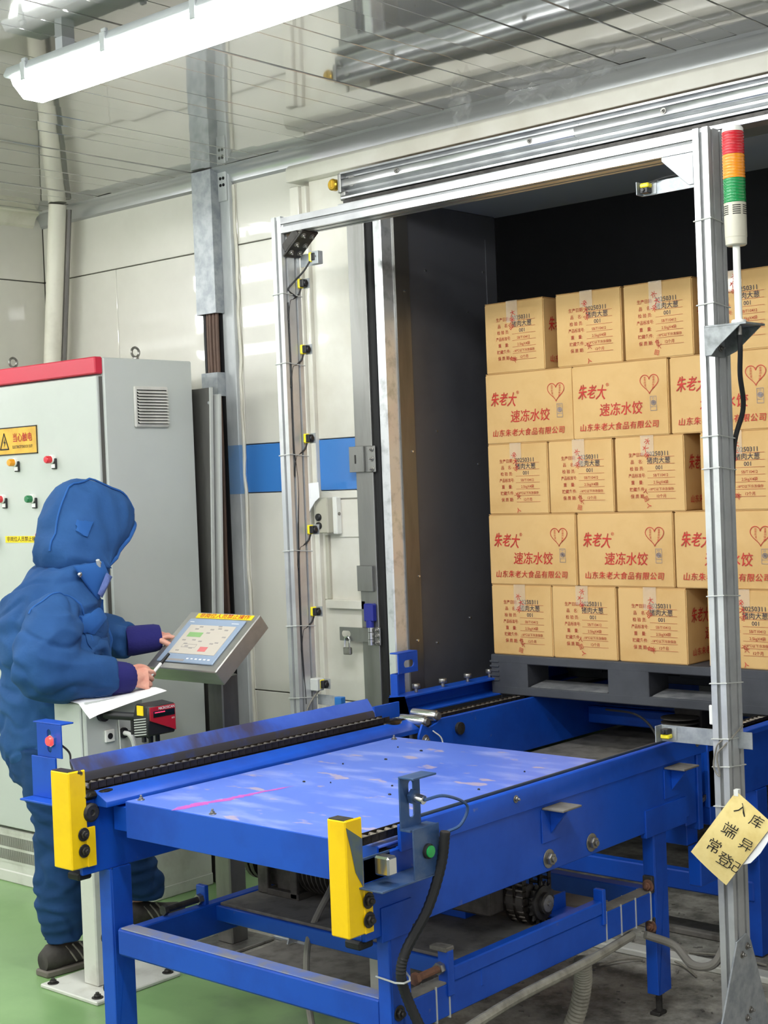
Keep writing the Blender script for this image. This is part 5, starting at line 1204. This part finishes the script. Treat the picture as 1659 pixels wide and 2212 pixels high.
# --- body (skin), one continuous surface: head, neck, trunk, limbs and hands
def hand(mb, w, F, S, U, curls, spread, thumb, L=.16, sc=1.0):
    F, S, U = F.normalized(), S.normalized(), U.normalized()
    kn = []
    for t in range(5):
        f = t/4; hw = (.026+.012*f)*sc; th = (.016-.003*f)*sc
        kn.append((w+F*(.082*f*sc), S*hw, U*th))
    loft(mb, kn, 14); mb.ell(w+F*.045*sc, (.022*sc, .03*sc, .022*sc), 12, 8)
    ls = (.072, .080, .074, .058); off = (.029, .0105, -.0095, -.028)
    tips = []
    for i in range(4):
        b = w+F*(.076-.004*(i == 3))*sc+S*off[i]*sc; d = (F+S*spread[i]).normalized(); pts = [w+F*.05*sc+S*off[i]*.8*sc, b]
        a = 0; seg = [.44, .31, .25]
        for j in range(3):
            a += curls[i][j]; dd = d*math.cos(a)-U*math.sin(a); pts.append(pts[-1]+dd*ls[i]*seg[j]*sc)
        limb(mb, pts, [.0085*sc, .0086*sc, .0079*sc, .0074*sc, .0062*sc], 10, 4); tips.append(pts[-1])
    b = w+F*.02*sc+S*.022*sc
    limb(mb, [b, b+thumb[0]*.035*sc, b+thumb[0]*.035*sc+thumb[1]*.030*sc, b+thumb[0]*.035*sc+thumb[1]*.030*sc+thumb[2]*.026*sc], [.013*sc, .0115*sc, .0105*sc, .0078*sc], 10, 4)
    return tips
b = MB()
HC = Vector((PX, 2.845, 1.335))                                       # head, bowed forwards
hf = Vector((0, .80, -.60)); hu = Vector((0, .60, .80)); hx = Vector((1, 0, 0))
for c, r in ((HC+hu*.025-hf*.01, (.074, .092, .09)), (HC+hf*.025-hu*.045, (.058, .07, .07))): b.ell(c, r, 20, 14)
b.ell(HC+hf*.098-hu*.03, (.012, .018, .018), 10, 8)                   # nose
b.ell(HC+hf*.083-hu*.072, (.022, .010, .008), 10, 6)                  # mouth
for s in (-1, 1):
    b.ell(HC+hx*.03*s+hf*.078+hu*.005, (.014, .010, .009), 10, 6); b.ell(HC+hx*.076*s-hf*.012-hu*.012, (.010, .02, .03), 10, 6)
limb(b, [HC-hu*.06-hf*.02, (PX, 2.74, 1.20), (PX, 2.70, 1.12)], [.055, .055, .075], 16)
loft(b, [((PX, 2.70, 1.15), (.09, 0, 0), (0, .07, 0)), ((PX, 2.69, 1.08), (.15, 0, 0), (0, .09, 0)), ((PX, 2.69, .95), (.145, 0, 0), (0, .10, 0)), ((PX, 2.68, .8), (.13, 0, 0), (0, .09, 0)), ((PX, 2.67, .66), (.14, 0, 0), (0, .095, 0))], 20)
limb(b, [RS, RE, RW], [.05, .04, .028], 12); limb(b, [LS, LE, LW], [.05, .04, .028], 12)
limb(b, [RHIP, RKNEE, RANK], [.07, .05, .036], 12); limb(b, [LHIP, LKNEE, LANK], [.07, .05, .036], 12)
for A_ in (RANK, LANK): b.ell(Vector((A_.x, A_.y+.03, .045)), (.028, .08, .02), 12, 8)
hb_ = MB()
RF = Vector((.30, .93, -.16)).normalized(); RU = Vector((.86, -.26, .42)); RU = (RU-RF*RU.dot(RF)).normalized(); RSd = RU.cross(RF)*-1
if RSd.z < 0: RSd = -RSd
HWR = RW+RF*.012
rt = hand(hb_, HWR, RF, RSd, RU, [(.35, .65, .5), (.6, .9, .6), (.75, 1.0, .7), (.85, 1.05, .7)], (.02, 0, -.02, -.05),
          ((RF*.75+RSd*.5-RU*.15).normalized(), (RF*.95-RU*.25+RSd*.1).normalized(), (RF*.85-RU*.5-RSd*.05).normalized()), sc=.92)
LF = Vector((.50, .86, .06)).normalized(); LU = Vector((-.1, -.12, .98)); LU = (LU-LF*LU.dot(LF)).normalized(); LSd = LF.cross(LU)
lt = hand(hb_, LW+LF*.012, LF, LSd, LU, [(.45, .45, .25), (.6, .7, .4), (.7, .8, .5), (.8, .8, .5)], (.02, 0, -.05, -.10),
          ((LF*.7+LSd*.65-LU*.35).normalized(), (LF*.8+LSd*.3-LU*.55).normalized(), (LF*.85+LSd*.05-LU*.5).normalized()), sc=.85)
limb(hb_, [RW-RF*.05, RW+RF*.02], [.026, .024], 12); limb(hb_, [LW-LF*.05, LW+LF*.02], [.025, .023], 12)
bd_ = remesh(b, .008, 4, .5); hh_ = remesh(hb_, .0023, 3, .35); bd_.add(hh_.v, hh_.f); bd_.build('body', 'skin', Pn, ang=180)
# black shape over the lower face, standing in for the shade inside the hood
m = MB(); m.ell(HC+hf*.03-hu*.035, (.072, .082, .075), 18, 12); remesh(m, .008, 3).build('hood_shade', 'plastic_black', Pn, ang=180, label='black shape standing in for the shade inside the hood')

def folds(freq, amp, sx=1, sy=1, sz=1, fine=.0012):
    def f(c, n):
        q = Vector((c.x*sx, c.y*sy, c.z*sz))*freq; q2 = q+Vector((3.1, 7.7, 1.3))+Vector((noise.noise(q*.5), noise.noise(q*.5+Vector((5, 5, 5))), 0))*.9
        r = 1-abs(noise.noise(q2))*2.2
        w2 = Vector((c.x*1.1, c.y*.9, c.z*1.5))*freq*.62+Vector((1.7, 4.2, 8.8)); w2 += Vector((noise.noise(q*.7), noise.noise(q*.7+Vector((9, 1, 2))), noise.noise(q*.7+Vector((2, 6, 3)))))*.7
        n2 = noise.noise(w2); cr = math.exp(-(n2/.085)**2)
        return amp*(r-.45)*.75+amp*.6*noise.noise(q*.45)-amp*.6*cr+fine*noise.noise(q*3)
    return f
# --- jacket: padded trunk and sleeves
J = MB()
loft(J, [((PX, 2.735, 1.235), (.10, 0, 0), (0, .095, .035)), ((PX, 2.72, 1.20), (.124, 0, 0), (0, .115, .03)), ((PX, 2.705, 1.15), (.155, 0, 0), (0, .132, .02)), ((PX, 2.695, 1.07), (.185, 0, 0), (0, .150, .0)),
         ((PX, 2.70, .98), (.19, 0, 0), (0, .168, 0)), ((PX, 2.71, .90), (.188, 0, 0), (0, .172, 0)), ((PX, 2.705, .80), (.182, 0, 0), (0, .162, 0)), ((PX, 2.70, .70), (.18, 0, 0), (0, .155, 0)), ((PX, 2.70, .645), (.172, 0, 0), (0, .148, 0)), ((PX, 2.70, .635), (.15, 0, 0), (0, .13, 0))], 28)
limb(J, [RS+Vector((-.06, .03, .01)), RS+Vector((.0, -.005, -.02)), RS.lerp(RE, .55)+Vector((.012, -.02, 0)), RE+Vector((.004, -.008, .012)), RE.lerp(RW, .45)+Vector((.004, 0, .0)), RW+Vector((0, -.035, .003))], [.075, .086, .094, .092, .078, .066], 18)
limb(J, [LS+Vector((.06, .02, .0)), LS, LS.lerp(LE, .6), LE, LE.lerp(LW, .5), LW-LF*.05], [.075, .08, .08, .074, .068, .058], 18)
jk = remesh(J, .0068, 7, .5, folds(7.5, .016, 1, .8, 1.5)).build('jacket', 'jacket', Pn, ang=180, label='blue padded jacket')
from mathutils.bvhtree import BVHTree
def bvh(o):
    w = org(o); return BVHTree.FromPolygons([v.co+w for v in o.data.vertices], [tuple(p.vertices) for p in o.data.polygons])
def drape(tree, P, off):
    out = []
    for p in P:
        co, nr, i, d_ = tree.find_nearest(Vector(p)); out.append(co+nr*off)
    return out
JT = bvh(jk)
# ribbed cuffs
def cuff(a, b_, r0, r1, name='cuff'):
    a, b_ = Vector(a), Vector(b_); d = b_-a; q = MB(); n = 36; ax = d.normalized().orthogonal().normalized(); ay = d.normalized().cross(ax); vs = []
    for j in range(7):
        f = j/6; r = r0+(r1-r0)*f+(.002 if 0 < j < 6 else -.002)
        vs += [a+d*f+(ax*math.cos(2*math.pi*k/n)+ay*math.sin(2*math.pi*k/n))*(r+(.0012 if k % 2 else -.0008)) for k in range(n)]
    fs = [tuple(range(n))[::-1], tuple(range(6*n, 7*n))]+[(j*n+k, j*n+(k+1) % n, (j+1)*n+(k+1) % n, (j+1)*n+k) for j in range(6) for k in range(n)]
    q.add(vs, fs).build(name, 'cuff_navy', Pn, label='navy ribbed cuff', ang=60)
cuff(RW+Vector((0, -.05, .003)), RW+RF*.030, .052, .043); cuff(LW-LF*.062, LW+LF*.050, .047, .041)
# --- trousers
Tr = MB()
loft(Tr, [((PX, 2.68, .74), (.15, 0, 0), (0, .12, 0)), ((PX, 2.675, .64), (.155, 0, 0), (0, .125, 0)), ((PX, 2.68, .57), (.14, 0, 0), (0, .11, 0))], 24)
limb(Tr, [RHIP+Vector((0, 0, .02)), RHIP.lerp(RKNEE, .5), RKNEE+Vector((0, .0, 0)), RKNEE.lerp(RANK, .5)+Vector((0, -.005, 0)), RANK+Vector((0, .005, .06)), RANK+Vector((0, .012, .005))], [.100, .095, .086, .080, .077, .072], 18)
limb(Tr, [LHIP+Vector((0, 0, .02)), LHIP.lerp(LKNEE, .5)+Vector((0, .02, .0)), LKNEE, LKNEE.lerp(LANK, .5), LANK+Vector((0, 0, .05)), LANK+Vector((0, .0, .0))], [.100, .094, .086, .082, .08, .074], 18)
remesh(Tr, .0075, 6, .5, folds(8, .012, .8, .8, 2.4)).build('trousers', 'trousers', Pn, ang=180, label='dark blue padded trousers')
# --- shoes
for A_ in (RANK, LANK):
    x, y = A_.x, A_.y
    q = MB(); loft(q, [((x, y-.075, .045), (.026, 0, 0), (0, 0, .03)), ((x, y-.05, .05), (.036, 0, 0), (0, 0, .042)), ((x, y, .052), (.038, 0, 0), (0, 0, .044)), ((x, y+.05, .042), (.041, 0, 0), (0, 0, .034)), ((x, y+.11, .034), (.044, 0, 0), (0, 0, .026)), ((x, y+.16, .03), (.034, 0, 0), (0, 0, .02)), ((x, y+.178, .028), (.016, 0, 0), (0, 0, .013))], 18)
    sh = q.build('shoe', 'shoe', Pn, ang=60, label='dark grey sports shoe')
    MB().prism([(x-.03, y-.082), (x+.03, y-.082), (x+.042, y), (x+.047, y+.10), (x+.036, y+.165), (x, y+.186), (x-.036, y+.165), (x-.047, y+.10), (x-.042, y)], 'z', .0, .02).build('sole', 'shoe_sole', sh, bevel=.004)
    for k in range(3):
        st = [(x+.040-.002*k, y+.02+k*.026, .03), (x+.038, y+.005+k*.026, .055), (x+.026, y-.01+k*.026, .08)]
        MB().tube(bez(st, 4), .003, 6).build('stripe', 'conduit_grey', sh)
# --- hood: a shell swung round the throat from the back of the neck to the brim
PV = Vector((PX, 2.845, 1.215))
prof = [(178, .150, .118), (159.5, .178, .122), (141, .19, .124), (123, .233, .122), (109, .270, .119), (91.6, .281, .116), (72, .268, .113), (58, .262, .108), (47, .245, .101), (40, .212, .094)]
def hood_surface(th=0.0, k=6):
    pr = []
    for i in range(len(prof)-1):
        for j in range(4):
            f = j/4; pr.append([prof[i][c]+(prof[i+1][c]-prof[i][c])*f for c in range(3)])
    pr.append(list(prof[-1])); g = []
    for (a, r, w) in pr:
        t = math.radians(a); dr = Vector((0, math.cos(t), math.sin(t))); row = []
        for i in range(25):
            ph = -math.pi/2+math.pi*i/24; c, s = math.cos(ph), math.sin(ph)
            cc = math.copysign(abs(c)**.75, c)
            p = PV+dr*((r-th)*max(cc, 0.0))+Vector(((w-th)*math.copysign(abs(s)**.8, s), 0, 0))
            q = p*13; rr = 1-abs(noise.noise(q+Vector((2, 9, 4))))*2
            n_ = (dr*cc+Vector((s, 0, 0))).normalized(); p = p+n_*(.010*(rr-.4)+.005*noise.noise(q*1.8))
            row.append(p)
        g.append(row)
    return g
hd = MB().sheet(hood_surface()); inner = MB().sheet(hood_surface(.012))
hb = MB(); hb.v = hd.v+inner.v; K0 = len(hd.v); hb.f = hd.f+[tuple(i+K0 for i in f)[::-1] for f in inner.f]
R_, C_ = len(hood_surface()), 25
rim = [j for j in range(C_)]+[i*C_+C_-1 for i in range(1, R_)]+[(R_-1)*C_+j for j in range(C_-2, -1, -1)]+[i*C_ for i in range(R_-2, 0, -1)]
hb.f += [(rim[k], rim[k]+K0, rim[(k+1) % len(rim)]+K0, rim[(k+1) % len(rim)]) for k in range(len(rim))]
HD = hb.build('hood', 'jacket', Pn, ang=180, label='raised blue hood')
# rolled hem along the face opening and seam over the crown
g = hood_surface(-.003); MB().tube([g[-1][i] for i in range(0, 25)], .007, 8).build('hood_hem', 'jacket_trim', HD)
MB().tube([g[i][14] for i in range(4, len(g)-1)], .0035, 6).build('hood_seam', 'jacket_trim', HD)
# collar joining hood and jacket, with the open chin flap
Co = MB()
loft(Co, [((PX, 2.745, 1.125), (.135, 0, 0), (0, .125, .02)), ((PX, 2.765, 1.165), (.128, 0, 0), (0, .118, .02)), ((PX, 2.785, 1.205), (.124, 0, 0), (0, .115, .02)), ((PX, 2.795, 1.245), (.118, 0, 0), (0, .110, .02)), ((PX, 2.80, 1.262), (.10, 0, 0), (0, .09, .02))], 28)
remesh(Co, .008, 4, .5, folds(15, .007)).build('collar', 'jacket', Pn, ang=180, label='padded collar')
fa, fb, fc_, fd = Vector((-3.626, 2.70, 1.232)), Vector((-3.632, 2.812, 1.240)), Vector((-3.628, 2.832, 1.192)), Vector((-3.616, 2.775, 1.122))
def quad(a, b_, c, d_, n=6):
    return [[a.lerp(b_, i/n).lerp(d_.lerp(c, i/n), j/n)+Vector((.012*math.sin(math.pi*i/n)*math.sin(math.pi*j/n), 0, 0)) for i in range(n+1)] for j in range(n+1)]
F1 = MB().sheet(quad(fa, fb, fc_, fd), -.012).build('chin_flap', 'jacket_trim', Pn, ang=60, label='open chin flap of the hood', bevel=.002)
e0, e1 = fc_, fd
MB().sheet(quad(fc_+Vector((.012, -.004, -.002)), fc_+Vector((.014, -.026, .012)), fd+Vector((.014, -.014, .022)), fd+Vector((.010, .004, .008)), 4), -.003).build('hook_patch', 'hook_patch', F1)
# pocket flaps, front placket, snaps and toggle
def patch(name, P4, t, tree, m='jacket_trim', label=None, parent=Pn):
    g_ = quad(*[Vector(p) for p in P4], n=8); K_ = len(g_)
    up_ = [drape(tree, r, t) for r in g_]; lo_ = [drape(tree, r, -.004) for r in g_]
    q = MB().sheet(up_); n0 = len(q.v); q.v += [p for r in lo_ for p in r]
    C2 = 9; rim_ = [j for j in range(C2)]+[i*C2+C2-1 for i in range(1, C2)]+[(C2-1)*C2+j for j in range(C2-2, -1, -1)]+[i*C2 for i in range(C2-2, 0, -1)]
    q.f += [(rim_[k], rim_[k]+n0, rim_[(k+1) % len(rim_)]+n0, rim_[(k+1) % len(rim_)]) for k in range(len(rim_))]
    return q.build(name, m, parent, ang=60, label=label)
patch('pocket_flap', [(-3.60, 2.665, 1.082), (-3.66, 2.80, 1.095), (-3.66, 2.812, 1.055), (-3.60, 2.68, 1.035)], .007, JT, label='chest pocket flap')
patch('pocket', [(-3.60, 2.68, 1.05), (-3.66, 2.80, 1.06), (-3.66, 2.82, .96), (-3.60, 2.70, .95)], .004, JT, 'jacket', label='chest pocket')
HT = bvh(HD)
patch('ear_flap', [(-3.63, 2.725, 1.377), (-3.63, 2.787, 1.363), (-3.63, 2.762, 1.32), (-3.63, 2.70, 1.342)], .006, HT, label='ear flap', parent=HD)
pts = bez([(-3.68, 2.80, 1.12), (-3.67, 2.85, 1.05), (-3.665, 2.872, .97), (-3.665, 2.88, .88), (-3.67, 2.87, .78), (-3.68, 2.86, .68)], 8)
MB().tube(drape(JT, pts, .002), .009, 8).build('front_placket', 'jacket_trim', Pn)
MB().tube(drape(JT, bez([(-3.60, 2.52, 1.10), (-3.60, 2.58, 1.17), (-3.60, 2.66, 1.15), (-3.60, 2.70, 1.08), (-3.60, 2.71, 1.0)], 8), .001), .0035, 6).build('armhole_seam', 'jacket_trim', Pn)
sn = shared(MB().lathe([(.008, 0), (.008, .003), (.004, .006), (.001, .006)], (0, 0, 0), 'x', 14), 'snap', 'chrome')
for p in ((-3.625, 2.715, 1.205), (-3.628, 2.79, 1.235)): place('snap', sn, Pn, p)
MB().cyl((-3.630, 2.792, 1.22), (-3.622, 2.782, 1.245), .006, 10).build('toggle', 'plastic_grey', Pn)

# --- the pen in the right hand
gpt = HWR+RF*.092+RSd*.018-RU*.012
pd = Vector((.02, .62, .50)).normalized()
pen = thing('marker_pen', 'white marker pen with a black cap held in the right hand', 'pen', tuple(gpt))
MB().cyl(gpt-pd*.045, gpt+pd*.05, .0052, 14).build('barrel', 'plastic_white', pen); MB().cyl(gpt+pd*.05, gpt+pd*.092, .006, 14, .0045).build('cap', 'plastic_black', pen); MB().cyl(gpt-pd*.049, gpt-pd*.044, .0044, 12).build('end_plug', 'plastic_grey', pen)
